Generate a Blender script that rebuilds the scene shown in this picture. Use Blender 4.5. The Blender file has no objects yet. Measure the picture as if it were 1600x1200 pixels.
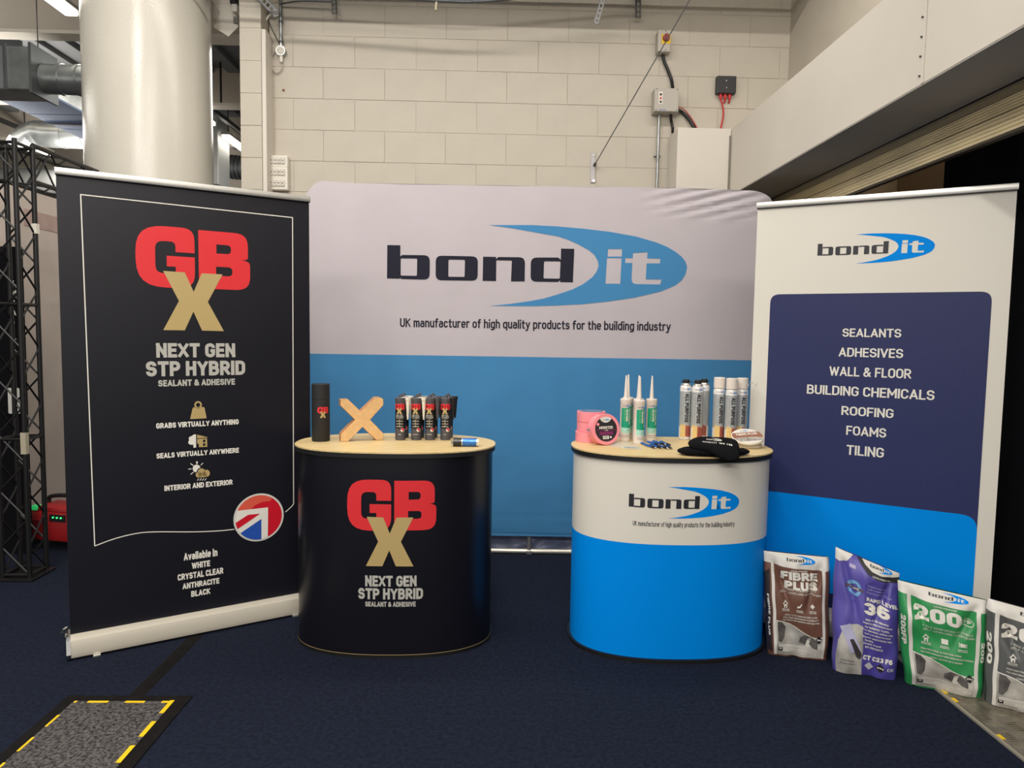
import bpy, bmesh, math, random
from math import sin, cos, pi, radians, tan, atan2, hypot
from mathutils import Vector as V, Matrix, noise
from mathutils.geometry import tessellate_polygon, delaunay_2d_cdt
random.seed(7)
sc = bpy.context.scene
COL = sc.collection
# ------------------------------------------------------------------ camera
FP = 1100.0; HC = 1.437; PIT = radians(4.2); PSI = radians(1.46); ROL = radians(0.87)
fw = V((sin(PSI)*cos(PIT), cos(PSI)*cos(PIT), -sin(PIT)))
r0 = V((cos(PSI), -sin(PSI), 0)); u0 = r0.cross(fw)
cx_ = r0*cos(ROL)+u0*sin(ROL); cy_ = u0*cos(ROL)-r0*sin(ROL)
CC = V((0, 0, HC))
cam = bpy.data.cameras.new('camera'); co = bpy.data.objects.new('camera', cam); COL.objects.link(co)
M = Matrix((cx_, cy_, -fw)).transposed().to_4x4(); M.translation = CC
co.matrix_world = M
cam.sensor_fit = 'HORIZONTAL'; cam.sensor_width = 36; cam.lens = 36*FP/1600
cam.clip_start = .05; cam.clip_end = 100
sc.camera = co
# ------------------------------------------------------------------ world, lights, exposure
sc.view_settings.view_transform = 'Standard'; sc.view_settings.look = 'None'
sc.view_settings.gamma = 1; sc.view_settings.use_curve_mapping = False
sc.view_settings.exposure = -0.10
w = bpy.data.worlds.new('hall_light'); sc.world = w; w.use_nodes = True
w.node_tree.nodes['Background'].inputs[0].default_value = (1.0, .955, .9, 1)
w.node_tree.nodes['Background'].inputs[1].default_value = .75
def area(name, loc, sx, sy, power, rot=(0, 0, 0), col=(1, .95, .875)):
    l = bpy.data.lights.new(name, 'AREA'); l.shape = 'RECTANGLE'; l.size = sx; l.size_y = sy
    l.energy = power; l.color = col
    o = bpy.data.objects.new(name, l); COL.objects.link(o); o.location = loc; o.rotation_euler = rot
    return o
area('strip_light_near_wall', (.3, 3.75, 4.22), 7.0, .10, 108)
area('strip_light_front_left', (-2.0, 1.2, 4.2), .14, 3.4, 112)
area('strip_light_front_middle', (-.2, .4, 4.2), .14, 3.4, 84)
area('strip_light_behind', (0, -2.6, 3.9), 6.0, .3, 230, (radians(38), 0, 0))
area('strip_light_hall', (-6.4, 7.5, 3.85), .3, 7, 160)
area('fill_light_hall_up', (-5.2, 8.5, 3.2), .5, 8, 150, (pi, 0, 0))  # added upward fill for the dark deck and beams, no fixture of its own
area('fill_light_hall_near', (-2.55, 7.9, 3.8), 1.2, 3.2, 70)  # added fill to brighten the grey partition, not a fitted lamp

# ------------------------------------------------------------------ pixel helpers
def ray(x, y): return fw+cx_*((x-800)/FP)-cy_*((y-600)/FP)
def atZ(x, y, z=0):
    d = ray(x, y); return CC+d*((z-HC)/d.z)
def atY(x, y, Y):
    d = ray(x, y); return CC+d*(Y/d.y)
def atX(x, y, X):
    d = ray(x, y); return CC+d*(X/d.x)
# ------------------------------------------------------------------ materials
def lin(c): return c/12.92 if c <= .04045 else ((c+.055)/1.055)**2.4
MC = {}
def mat(name, rgb, rough=.5, metal=0, var=0, vs=8, bump=0, bs=200, stretch=None, spec=.5, emit=0, alpha=1, trans=0, rgb2=None, coat=0):
    if name in MC: return MC[name]
    m = bpy.data.materials.new(name); m.use_nodes = True; MC[name] = m
    nt = m.node_tree; b = nt.nodes['Principled BSDF']
    c = tuple(lin(v/255) for v in rgb)+(1,)
    b.inputs['Base Color'].default_value = c
    b.inputs['Roughness'].default_value = rough; b.inputs['Metallic'].default_value = metal
    b.inputs['Specular IOR Level'].default_value = spec
    if coat: b.inputs['Coat Weight'].default_value = coat; b.inputs['Coat Roughness'].default_value = .12
    if alpha < 1: b.inputs['Alpha'].default_value = alpha
    if trans: b.inputs['Transmission Weight'].default_value = trans
    if emit:
        b.inputs['Emission Color'].default_value = c; b.inputs['Emission Strength'].default_value = emit
    if var or bump:
        tc = nt.nodes.new('ShaderNodeTexCoord'); mp = nt.nodes.new('ShaderNodeMapping')
        nt.links.new(tc.outputs['Object'], mp.inputs[0])
        if stretch: mp.inputs['Scale'].default_value = stretch
        if var:
            n = nt.nodes.new('ShaderNodeTexNoise'); n.inputs['Scale'].default_value = vs; n.inputs['Detail'].default_value = 5
            nt.links.new(mp.outputs[0], n.inputs[0])
            r = nt.nodes.new('ShaderNodeValToRGB')
            c2 = tuple(lin(v/255) for v in rgb2)+(1,) if rgb2 else tuple(v*(1-var) for v in c[:3])+(1,)
            r.color_ramp.elements[0].color = c2; r.color_ramp.elements[1].color = c if rgb2 else tuple(min(1, v*(1+var*.5)) for v in c[:3])+(1,)
            r.color_ramp.elements[0].position = .35; r.color_ramp.elements[1].position = .65
            nt.links.new(n.outputs[0], r.inputs[0]); nt.links.new(r.outputs[0], b.inputs['Base Color'])
        if bump:
            n2 = nt.nodes.new('ShaderNodeTexNoise'); n2.inputs['Scale'].default_value = bs; n2.inputs['Detail'].default_value = 3
            nt.links.new(mp.outputs[0], n2.inputs[0])
            bp = nt.nodes.new('ShaderNodeBump'); bp.inputs['Strength'].default_value = bump; bp.inputs['Distance'].default_value = .01
            nt.links.new(n2.outputs[0], bp.inputs['Height']); nt.links.new(bp.outputs[0], b.inputs['Normal'])
    return m
WALL = mat('painted_blockwork', (192, 184, 170), .6, var=.05, vs=3, bump=.25, bs=120)
BULK = mat('painted_board', (212, 205, 194), .55, var=.04, vs=2, bump=.03, bs=30)
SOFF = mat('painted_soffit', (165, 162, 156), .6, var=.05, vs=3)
COLM = mat('glossy_column_paint', (205, 200, 188), .2, bump=.12, bs=90, var=.03, vs=2)
CARPET = mat('navy_carpet', (29, 36, 54), .95, var=.35, vs=60, bump=.8, bs=350, spec=.15)
GREYC = mat('grey_mat_pile', (112, 108, 106), .95, var=.6, vs=90, bump=.9, bs=200, spec=.1, rgb2=(46, 45, 48))
BTAPE = mat('black_floor_tape', (20, 18, 18), .85, var=.3, vs=20, spec=.15)
YTAPE = mat('yellow_tape', (238, 196, 20), .5)
ALU = mat('brushed_aluminium', (205, 203, 198), .38, .85, bump=.02, bs=60)
ALUW = mat('satin_cream_aluminium', (214, 206, 190), .42, .25)
CHROME = mat('chrome', (215, 215, 215), .15, 1)
STEEL = mat('galvanised_steel', (168, 172, 172), .33, .8, var=.25, vs=6, bump=.05, bs=12)
STEELD = mat('dark_galvanised_steel', (92, 96, 98), .5, .5, var=.2, vs=4)
BLUED = mat('duct_sheet_blue_reflection', (135, 160, 205), .45, .2, var=.1, vs=4)  # blue reflection on the duct's underside, put into the sheet colour
BLACK = mat('matt_black', (22, 22, 24), .6)
BLACKM = mat('black_metal', (30, 30, 31), .42, .3)
DRAPE = mat('black_drape', (16, 15, 19), .95, spec=.1)
BRUB = mat('black_rubber', (20, 20, 22), .5)
PBLACK = mat('black_print', (19, 19, 28), .42, spec=.35, bump=.03, bs=5, stretch=(4, 4, .6))
PBLACK2 = mat('black_counter_print', (17, 17, 25), .3, bump=.02, bs=6)
PRED = mat('red_print', (220, 50, 56), .45, spec=.3)
PGOLD = mat('gold_print', (184, 160, 106), .45)
PGREY = mat('grey_print', (182, 180, 172), .5)
PWHITE = mat('white_print', (232, 228, 218), .5)
PCREAM = mat('white_banner_sheet', (226, 221, 210), .4, bump=.02, bs=5)
PNAVY = mat('navy_print', (44, 52, 104), .38)
PNAVYL = mat('light_navy_print', (60, 72, 130), .4)
PBLUE = mat('bright_blue_print', (0, 142, 238), .5, spec=.06)
PBLUEC = mat('counter_blue_print', (0, 140, 237), .5, spec=.06, bump=.02, bs=6)
PINK_ = mat('dark_ink_print', (36, 36, 44), .5)
FAB = mat('grey_white_fabric', (196, 188, 193), .9, var=.03, vs=3, bump=.1, bs=500, spec=.15)
FABB = mat('blue_fabric', (74, 138, 188), .9, var=.05, vs=4, bump=.1, bs=500, spec=.15)
FABN = mat('dark_fabric_ink', (42, 42, 54), .9, spec=.15)
FABL = mat('blue_fabric_ink', (74, 138, 188), .9, spec=.15)
def woodmat():
    m = mat('pale_beech_laminate', (226, 202, 150), .4, var=.12, vs=5, stretch=(2, 22, 2), rgb2=(204, 178, 124)); return m
WOOD = woodmat()
MDF = mat('mdf_face', (222, 180, 126), .6, var=.08, vs=60)
MDFE = mat('mdf_edge', (182, 132, 92), .7, var=.1, vs=60)

# ------------------------------------------------------------------ object helpers
def root(o):
    while o.parent: o = o.parent
    return o
def tag(o, label=None, cat=None, group=None, kind=None):
    if label: o['label'] = label
    if cat: o['category'] = cat
    if group: o['group'] = group
    if kind: o['kind'] = kind
    return o
def thing(name, label, cat, loc, group=None):
    o = bpy.data.objects.new(name, None); COL.objects.link(o); o.location = V(loc); o.empty_display_size = .05
    return tag(o, label, cat, group)
def link(name, me, m, parent=None, origin=None, smooth=None):
    """mesh data in world coordinates -> object whose origin is the root's (or the given origin)"""
    o = bpy.data.objects.new(name, me); COL.objects.link(o)
    off = V((0, 0, 0))
    if parent is not None:
        o.parent = parent; off = root(parent).location.copy()
    elif origin is not None:
        off = V(origin); o.location = off
    if off.length > 0: me.transform(Matrix.Translation(-off))
    if m is not None:
        for mm in (m if isinstance(m, (list, tuple)) else [m]): me.materials.append(mm)
    if smooth: shade(me, smooth)
    return o
def shade(me, ang=35):
    for p in me.polygons: p.use_smooth = True
    bm = bmesh.new(); bm.from_mesh(me)
    for e in bm.edges:
        if len(e.link_faces) == 2 and e.calc_face_angle(0) > radians(ang): e.smooth = False
        elif len(e.link_faces) != 2: e.smooth = True
    bm.to_mesh(me); bm.free()
class MB:
    def __init__(s): s.v = []; s.f = []; s.mi = []
    def add(s, vs, fs, mi=0):
        n = len(s.v); s.v += [tuple(v) for v in vs]; s.f += [tuple(i+n for i in f) for f in fs]; s.mi += [mi]*len(fs); return s
    def box(s, c, d, R=None, bev=0, mi=0):
        c = V(c); hx, hy, hz = d[0]/2, d[1]/2, d[2]/2
        if bev:
            bm = bmesh.new(); bmesh.ops.create_cube(bm, size=1)
            bmesh.ops.scale(bm, vec=d, verts=bm.verts)
            bmesh.ops.bevel(bm, geom=bm.edges[:], offset=bev, segments=2, affect='EDGES', profile=.5)
            bm.verts.index_update()
            vs = [v.co.copy() for v in bm.verts]; fs = [[v.index for v in f.verts] for f in bm.faces]; bm.free()
        else:
            vs = [V((x*hx, y*hy, z*hz)) for x in (-1, 1) for y in (-1, 1) for z in (-1, 1)]
            fs = [(0, 1, 3, 2), (4, 6, 7, 5), (0, 4, 5, 1), (2, 3, 7, 6), (0, 2, 6, 4), (1, 5, 7, 3)]
        if R is not None: vs = [R @ v for v in vs]
        return s.add([v+c for v in vs], fs, mi)
    def cyl(s, a, b, r, r2=None, n=16, mi=0, cap=True):
        a = V(a); b = V(b); r2 = r if r2 is None else r2
        z = (b-a).normalized(); x = z.orthogonal().normalized(); y = z.cross(x)
        vs = [a+(x*cos(t)+y*sin(t))*r for t in [2*pi*i/n for i in range(n)]]+[b+(x*cos(t)+y*sin(t))*r2 for t in [2*pi*i/n for i in range(n)]]
        fs = [(i, (i+1) % n, n+(i+1) % n, n+i) for i in range(n)]
        if cap: fs += [tuple(range(n))[::-1], tuple(range(n, 2*n))]
        return s.add(vs, fs, mi)
    def tube(s, pts, r, n=8, mi=0, closed=False):
        pts = [V(p) for p in pts]; k = len(pts); vs = []; up = None
        for i, p in enumerate(pts):
            t = (pts[min(i+1, k-1)]-pts[max(i-1, 0)]).normalized()
            if up is None: up = t.orthogonal().normalized()
            up = (up-t*up.dot(t)).normalized(); q = t.cross(up)
            rr = r[i] if isinstance(r, (list, tuple)) else r
            vs += [p+(up*cos(2*pi*j/n)+q*sin(2*pi*j/n))*rr for j in range(n)]
        fs = [(i*n+j, i*n+(j+1) % n, (i+1)*n+(j+1) % n, (i+1)*n+j) for i in range(k-1) for j in range(n)]
        fs += [tuple(range(n))[::-1], tuple(range((k-1)*n, k*n))]
        return s.add(vs, fs, mi)
    def lathe(s, prof, c, n=28, mi=0, axis=None):
        """prof: (r,z) list bottom to top; c centre; axis optional Matrix 3x3"""
        c = V(c); k = len(prof); vs = []
        for r, z in prof: vs += [V((r*cos(2*pi*j/n), r*sin(2*pi*j/n), z)) for j in range(n)]
        if axis is not None: vs = [axis @ v for v in vs]
        fs = [(i*n+j, i*n+(j+1) % n, (i+1)*n+(j+1) % n, (i+1)*n+j) for i in range(k-1) for j in range(n)]
        if prof[0][0] > 1e-5: fs.append(tuple(range(n))[::-1])
        if prof[-1][0] > 1e-5: fs.append(tuple(range((k-1)*n, k*n)))
        return s.add([v+c for v in vs], fs, mi)
    def prism(s, loop, f, h0, h1, mi=0, side=None):
        """loop 2D ccw, f(x,y,h)->V"""
        n = len(loop); vs = [f(x, y, h0) for x, y in loop]+[f(x, y, h1) for x, y in loop]
        s.add(vs, [tuple(range(n))[::-1], tuple(range(n, 2*n))], mi)
        k = len(s.v)-2*n
        s.f += [(k+i, k+(i+1) % n, k+n+(i+1) % n, k+n+i) for i in range(n)]; s.mi += [mi if side is None else side]*n
        return s
    def build(s, name, m, parent=None, origin=None, smooth=None):
        me = bpy.data.meshes.new(name); me.from_pydata([tuple(v) for v in s.v], [], s.f)
        o = link(name, me, m, parent, origin)
        if isinstance(m, (list, tuple)):
            for p, i in zip(me.polygons, s.mi): p.material_index = i
        bm = bmesh.new(); bm.from_mesh(me); bmesh.ops.recalc_face_normals(bm, faces=bm.faces); bm.to_mesh(me); bm.free()
        if smooth: shade(me, smooth)
        return o
def copy_tree(o, loc=None, parent=None, rotz=None):
    c = o.copy(); COL.objects.link(c)
    if parent is not None: c.parent = parent
    for ch in o.children: copy_tree(ch, None, c)
    if loc is not None: c.location = V(loc)
    if rotz is not None: c.rotation_euler = (0, 0, rotz)
    return c
# ------------------------------------------------------------------ 2D art
def rpoly(pts, seg=6):
    """polygon with rounded corners: (x,y[,r])"""
    out = []; n = len(pts)
    for i, p in enumerate(pts):
        r = p[2] if len(p) > 2 else 0
        P = V(p[:2])
        if r <= 0: out.append((P.x, P.y)); continue
        A = V(pts[i-1][:2]); B = V(pts[(i+1) % n][:2])
        a = (A-P); b = (B-P); la = a.length; lb = b.length; a.normalize(); b.normalize()
        t = min(r, la*.5, lb*.5) if r < 1e8 else min(la, lb)*.5
        s0 = P+a*t; s1 = P+b*t
        for k in range(seg+1):
            u = k/seg
            q = s0*(1-u)**2+P*2*u*(1-u)+s1*u*u
            q = q*.65+(s0.lerp(s1, u)+(P-s0.lerp(s1, .5))*.5858*1.0*sin(pi*u))*.35
            out.append((q.x, q.y))
    return out
def circ(x, y, r, n=28, ry=None): return [(x+r*cos(2*pi*i/n), y+(ry or r)*sin(2*pi*i/n)) for i in range(n)]
def rect(x0, x1, y0, y1, r=0): return rpoly([(x0, y0, r), (x1, y0, r), (x1, y1, r), (x0, y1, r)])
def fill(*loops):
    """outer + holes -> (verts, tris)"""
    vs = [V((p[0], p[1], 0)) for l in loops for p in l]
    tr = tessellate_polygon([[V((p[0], p[1], 0)) for p in l] for l in loops])
    out = []
    for t in tr:
        a, b, c = (vs[i] for i in t)
        cr = (b-a).cross(c-a).z
        if abs(cr) < 1e-14: continue
        out.append(tuple(t) if cr > 0 else tuple(t)[::-1])
    return ([(v.x, v.y) for v in vs], out)
def stroke(pts, wd, closed=False):
    vs = []; fs = []; n = len(pts); P = [V(p) for p in pts]
    for i in range(n):
        a = P[i-1] if (i or closed) else P[0]; b = P[(i+1) % n] if (i < n-1 or closed) else P[-1]
        d1 = (P[i]-a); d2 = (b-P[i])
        d1 = d1.normalized() if d1.length > 0 else d2.normalized(); d2 = d2.normalized() if d2.length > 0 else d1
        t = (d1+d2)
        t = t.normalized() if t.length > 1e-6 else d1
        nrm = V((-t.y, t.x)); k = max(.4, nrm.dot(V((-d1.y, d1.x))))
        vs += [tuple(P[i]+nrm*wd/2/k), tuple(P[i]-nrm*wd/2/k)]
    for i in range(n if closed else n-1):
        j = (i+1) % n; fs.append((2*i, 2*i+1, 2*j+1, 2*j))
    return (vs, fs)
def clip(poly, cv):
    out = list(poly)
    for i in range(len(cv)):
        a = cv[i]; b = cv[(i+1) % len(cv)]; inp = out; out = []
        f = lambda p: (b[0]-a[0])*(p[1]-a[1])-(b[1]-a[1])*(p[0]-a[0])
        for j in range(len(inp)):
            p = inp[j-1]; q = inp[j]; fp = f(p); fq = f(q)
            if (fp >= 0) != (fq >= 0):
                t = fp/(fp-fq); out.append((p[0]+(q[0]-p[0])*t, p[1]+(q[1]-p[1])*t))
            if fq >= 0: out.append(q)
        if not out: return []
    return out
def txf(shape, f): return ([f(x, y) for x, y in shape[0]], shape[1])
def fit(shape, x0, x1, y0, y1):
    xs = [p[0] for p in shape[0]]; ys = [p[1] for p in shape[0]]
    a, b, c, d = min(xs), max(xs), min(ys), max(ys)
    return txf(shape, lambda x, y: (x0+(x-a)/(b-a)*(x1-x0), y0+(y-c)/(d-c)*(y1-y0)))
TC = {}
# ---- a plain condensed sans drawn as constant-width strokes: glyph = (width, [paths]); points (x, y[, corner radius])
GL = {
'A': (.56, [[(0, 0), (.28, 1), (.56, 0)], [(.1, .27), (.46, .27)]]),
'B': (.5, [[(0, 0), (0, 1), (.46, 1, .2), (.46, .53, .2), (0, .53)], [(0, .53), (.5, .53, .22), (.5, 0, .22), (0, 0)]]),
'C': (.48, [[(.48, .70), (.48, 1, .24), (0, 1, .24), (0, 0, .24), (.48, 0, .24), (.48, .30)]]),
'D': (.5, [[(0, 0), (0, 1), (.5, 1, .28), (.5, 0, .28), (0, 0)]]),
'E': (.4, [[(.4, 1), (0, 1), (0, 0), (.4, 0)], [(0, .51), (.35, .51)]]),
'F': (.4, [[(.4, 1), (0, 1), (0, 0)], [(0, .5), (.35, .5)]]),
'G': (.5, [[(.5, .72), (.5, 1, .25), (0, 1, .25), (0, 0, .25), (.5, 0, .25), (.5, .46), (.27, .46)]]),
'H': (.5, [[(0, 0), (0, 1)], [(.5, 0), (.5, 1)], [(0, .51), (.5, .51)]]),
'I': (0, [[(0, 0), (0, 1)]]),
'J': (.36, [[(.36, 1), (.36, 0, .2), (0, 0, .2), (0, .25)]]),
'K': (.5, [[(0, 0), (0, 1)], [(.47, 1), (.03, .46)], [(.15, .6), (.5, 0)]]),
'L': (.38, [[(0, 1), (0, 0), (.38, 0)]]),
'M': (.66, [[(0, 0), (0, 1), (.33, .30), (.66, 1), (.66, 0)]]),
'N': (.5, [[(0, 0), (0, 1), (.5, 0), (.5, 1)]]),
'O': (.52, [[(0, .5), (0, 1, .26), (.52, 1, .26), (.52, 0, .26), (0, 0, .26), (0, .5)]]),
'P': (.48, [[(0, 0), (0, 1), (.48, 1, .24), (.48, .44, .24), (0, .44)]]),
'Q': (.52, [[(0, .5), (0, 1, .26), (.52, 1, .26), (.52, 0, .26), (0, 0, .26), (0, .5)], [(.3, .25), (.56, -.06)]]),
'R': (.5, [[(0, 0), (0, 1), (.48, 1, .24), (.48, .46, .24), (0, .46)], [(.22, .46), (.5, 0)]]),
'S': (.48, [[(.46, .74), (.46, 1, .23), (0, 1, .23), (0, .52, .2), (.48, .50, .2), (.48, 0, .24), (0, 0, .24), (0, .27)]]),
'T': (.5, [[(0, 1), (.5, 1)], [(.25, 1), (.25, 0)]]),
'U': (.5, [[(0, 1), (0, 0, .25), (.5, 0, .25), (.5, 1)]]),
'V': (.54, [[(0, 1), (.27, 0), (.54, 1)]]),
'W': (.84, [[(0, 1), (.21, 0), (.42, .92), (.63, 0), (.84, 1)]]),
'X': (.52, [[(0, 1), (.52, 0)], [(0, 0), (.52, 1)]]),
'Y': (.52, [[(0, 1), (.26, .45), (.52, 1)], [(.26, .45), (.26, 0)]]),
'Z': (.48, [[(0, 1), (.48, 1), (0, 0), (.48, 0)]]),
'&': (.58, [[(.58, 0), (.10, .72, .08), (.10, 1, .15), (.40, 1, .15), (.40, .70, .1), (0, .42, .16), (0, 0, .2), (.38, 0, .2), (.56, .42)]]),
'-': (.26, [[(0, .42), (.26, .42)]]), ',': (0, [[(.02, .04), (-.04, -.14)]]), '.': (0, [[(0, 0), (0, .03)]]),
'0': (.5, [[(0, .5), (0, 1, .25), (.5, 1, .25), (.5, 0, .25), (0, 0, .25), (0, .5)]]),
'1': (.22, [[(0, .84), (.2, 1), (.2, 0)]]),
'2': (.48, [[(0, .74), (0, 1, .24), (.46, 1, .24), (.46, .56, .1), (.06, .05)], [(.02, 0), (.48, 0)]]),
'3': (.48, [[(0, .78), (0, 1, .22), (.46, 1, .22), (.46, .53, .2), (.16, .53)], [(.16, .53), (.48, .53, .22), (.48, 0, .24), (0, 0, .24), (0, .24)]]),
'5': (.48, [[(.44, 1), (.04, 1), (.02, .56), (.48, .62, .22), (.48, 0, .24), (0, 0, .24), (0, .2)]]),
'6': (.5, [[(.47, .86), (.47, 1, .2), (0, 1, .25), (0, 0, .25), (.5, 0, .25), (.5, .58, .22), (0, .58, .15), (0, .4)]]),
'7': (.48, [[(0, 1), (.48, 1), (.16, 0)]]),
'4': (.5, [[(.36, 0), (.36, 1), (0, .26), (.5, .26)]]),
'8': (.5, [[(.25, .53), (.02, .53, .2), (.02, 1, .22), (.48, 1, .22), (.48, .53, .2), (.25, .53)], [(.25, .53), (0, .53, .22), (0, 0, .25), (.5, 0, .25), (.5, .53, .22), (.25, .53)]]),
'9': (.5, [[(.04, .2), (.04, 0, .2), (.5, 0, .25), (.5, 1, .25), (0, 1, .25), (0, .42, .22), (.5, .42, .15), (.5, .6)]]),
'a': (.4, [[(.03, .60), (.03, .72, .12), (.4, .72, .2), (.4, 0)], [(.4, .42), (0, .44, .15), (0, 0, .15), (.4, 0, .15), (.4, .2)]]),
'b': (.42, [[(0, 1.04), (0, 0)], [(0, .3), (0, .72, .2), (.42, .72, .2), (.42, 0, .2), (0, 0, .2), (0, .3)]]),
'c': (.38, [[(.38, .52), (.38, .72, .19), (0, .72, .19), (0, 0, .19), (.38, 0, .19), (.38, .2)]]),
'd': (.42, [[(.42, 1.04), (.42, 0)], [(.42, .3), (.42, .72, .2), (0, .72, .2), (0, 0, .2), (.42, 0, .2), (.42, .3)]]),
'e': (.42, [[(0, .36), (.42, .36), (.42, .72, .21), (0, .72, .21), (0, 0, .21), (.38, 0, .2), (.38, .14)]]),
'f': (.28, [[(.28, 1.04), (.1, 1.04, .1), (.1, 0)], [(0, .70), (.26, .70)]]),
'g': (.42, [[(.42, .72), (.42, -.26, .2), (.02, -.26, .15)], [(.42, .4), (.42, .72, .2), (0, .72, .2), (0, 0, .2), (.42, 0, .2), (.42, .3)]]),
'h': (.4, [[(0, 1.04), (0, 0)], [(0, .45), (0, .72, .2), (.4, .72, .2), (.4, 0)]]),
'i': (0, [[(0, 0), (0, .66)], [(0, .98), (0, 1.05)]]),
'k': (.38, [[(0, 1.04), (0, 0)], [(.36, .72), (.02, .32)], [(.12, .45), (.38, 0)]]),
'l': (0, [[(0, 1.04), (0, 0)]]),
'm': (.64, [[(0, 0), (0, .72)], [(0, .45), (0, .72, .16), (.32, .72, .16), (.32, 0)], [(.32, .45), (.32, .72, .16), (.64, .72, .16), (.64, 0)]]),
'n': (.4, [[(0, 0), (0, .72)], [(0, .45), (0, .72, .2), (.4, .72, .2), (.4, 0)]]),
'o': (.42, [[(0, .36), (0, .72, .21), (.42, .72, .21), (.42, 0, .21), (0, 0, .21), (0, .36)]]),
'p': (.42, [[(0, .72), (0, -.28)], [(0, .3), (0, .72, .2), (.42, .72, .2), (.42, 0, .2), (0, 0, .2), (0, .3)]]),
'q': (.42, [[(.42, .72), (.42, -.28)], [(.42, .3), (.42, .72, .2), (0, .72, .2), (0, 0, .2), (.42, 0, .2), (.42, .3)]]),
'r': (.26, [[(0, 0), (0, .72)], [(0, .42), (0, .70, .15), (.26, .72)]]),
's': (.36, [[(.34, .55), (.34, .72, .15), (0, .72, .16), (0, .37, .14), (.36, .37, .14), (.36, 0, .17), (0, 0, .17), (0, .16)]]),
't': (.28, [[(.1, .96), (.1, 0, .12), (.28, 0)], [(0, .70), (.27, .70)]]),
'u': (.4, [[(.4, 0), (.4, .72)], [(0, .72), (0, 0, .2), (.4, 0, .2), (.4, .3)]]),
'v': (.42, [[(0, .72), (.21, 0), (.42, .72)]]), 'w': (.64, [[(0, .72), (.16, 0), (.32, .66), (.48, 0), (.64, .72)]]),
'x': (.42, [[(0, .72), (.42, 0)], [(0, 0), (.42, .72)]]),
'y': (.42, [[(0, .72), (.21, .02)], [(.42, .72), (.12, -.28), (-.02, -.28)]]),
}
def opath(pts, seg=4):
    out = []
    for i, p in enumerate(pts):
        r = p[2] if len(p) > 2 else 0
        if r <= 0 or i in (0, len(pts)-1): out.append((p[0], p[1])); continue
        P = V(p[:2]); A = V(pts[i-1][:2]); B = V(pts[i+1][:2]); a = A-P; b = B-P; la = a.length; lb = b.length; a.normalize(); b.normalize()
        t = min(r, la*(.5 if i-1 else 1), lb*(.5 if i+1 < len(pts)-1 else 1))
        C = P+a*t+b*t; s0 = P+a*t; s1 = P+b*t
        for k in range(seg+1):
            u = k/seg*pi/2; q = C-b*t*cos(u)-a*t*sin(u); out.append((q.x, q.y))
    o2 = [out[0]]
    for q in out[1:]:
        if hypot(q[0]-o2[-1][0], q[1]-o2[-1][1]) > 1e-4: o2.append(q)
    return o2
def union(vs, fs):
    """merge overlapping quads into one flat sheet of triangles"""
    q = []
    for f in fs:
        p = [vs[i] for i in f]; a = sum(p[i-1][0]*p[i][1]-p[i][0]*p[i-1][1] for i in range(len(p)))
        if abs(a) > 1e-9: q.append(f if a > 0 else tuple(f)[::-1])
    tri = []
    for f in q: tri += [(f[0], f[1], f[2]), (f[0], f[2], f[3])] if len(f) == 4 else [f]
    good = []
    for f in tri:
        p = [vs[i] for i in f]; a = sum(p[i-1][0]*p[i][1]-p[i][0]*p[i-1][1] for i in range(3))
        if abs(a) > 1e-8: good.append(f if a > 0 else f[::-1])
    r = delaunay_2d_cdt([V(v) for v in vs], [], good, 0, 1e-5, True)
    T3 = [[vs[i] for i in f] for f in good]
    def inside(x, y):
        for a, b, c in T3:
            if (b[0]-a[0])*(y-a[1])-(b[1]-a[1])*(x-a[0]) >= 0 and (c[0]-b[0])*(y-b[1])-(c[1]-b[1])*(x-b[0]) >= 0 and (a[0]-c[0])*(y-c[1])-(a[1]-c[1])*(x-c[0]) >= 0: return True
        return False
    P = r[0]; out = [tuple(f) for f in r[2] if inside(sum(P[i].x for i in f)/len(f), sum(P[i].y for i in f)/len(f))]
    return [tuple(v) for v in P], out
GC = {}
def glyph(ch, th, res):
    k = (ch, round(th, 3), res)
    if k in GC: return GC[k]
    wd, ps = GL[ch]; w0 = wd; wd = wd*(1+1.1*max(0, th-.15)); sx = wd/w0 if w0 else 1; vs = []; fs = []
    def ext(a, b, k=.5):
        d = V(a)-V(b); d.normalize(); return (a[0]+d.x*th*k, a[1]+d.y*th*k)
    for p in ps:
        q = [(a*sx, b) for a, b in opath([(a[0], a[1], max(a[2], th*.55)) if len(a) > 2 else a for a in p], 4 if res > 1 else 2)]
        if ch in 'AVWMNKXYZkvwxy47':
            sh = ([], [])
            for a, b in zip(q, q[1:]):
                vv, ff = stroke([ext(a, b), ext(b, a)], th); m_ = len(sh[0])
                lo_ = min(a[1], b[1])-th/2; hi_ = max(a[1], b[1])+th/2
                vv = [(e, min(max(f, lo_), hi_)) for e, f in vv]
                sh = (sh[0]+vv, sh[1]+[tuple(i+m_ for i in f) for f in ff])
        elif hypot(q[0][0]-q[-1][0], q[0][1]-q[-1][1]) < 1e-6: sh = stroke(q[:-1], th, True)
        else:
            k_ = 0 if ch in 'CGSJ3569aces' else .5
            q = [ext(q[0], q[1], k_)]+q[1:-1]+[ext(q[-1], q[-2], k_)]; sh = stroke(q, th)
        n = len(vs); vs += sh[0]; fs += [tuple(i+n for i in f) for f in sh[1]]
    GC[k] = (wd,)+union(vs, fs)
    return GC[k]
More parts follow.
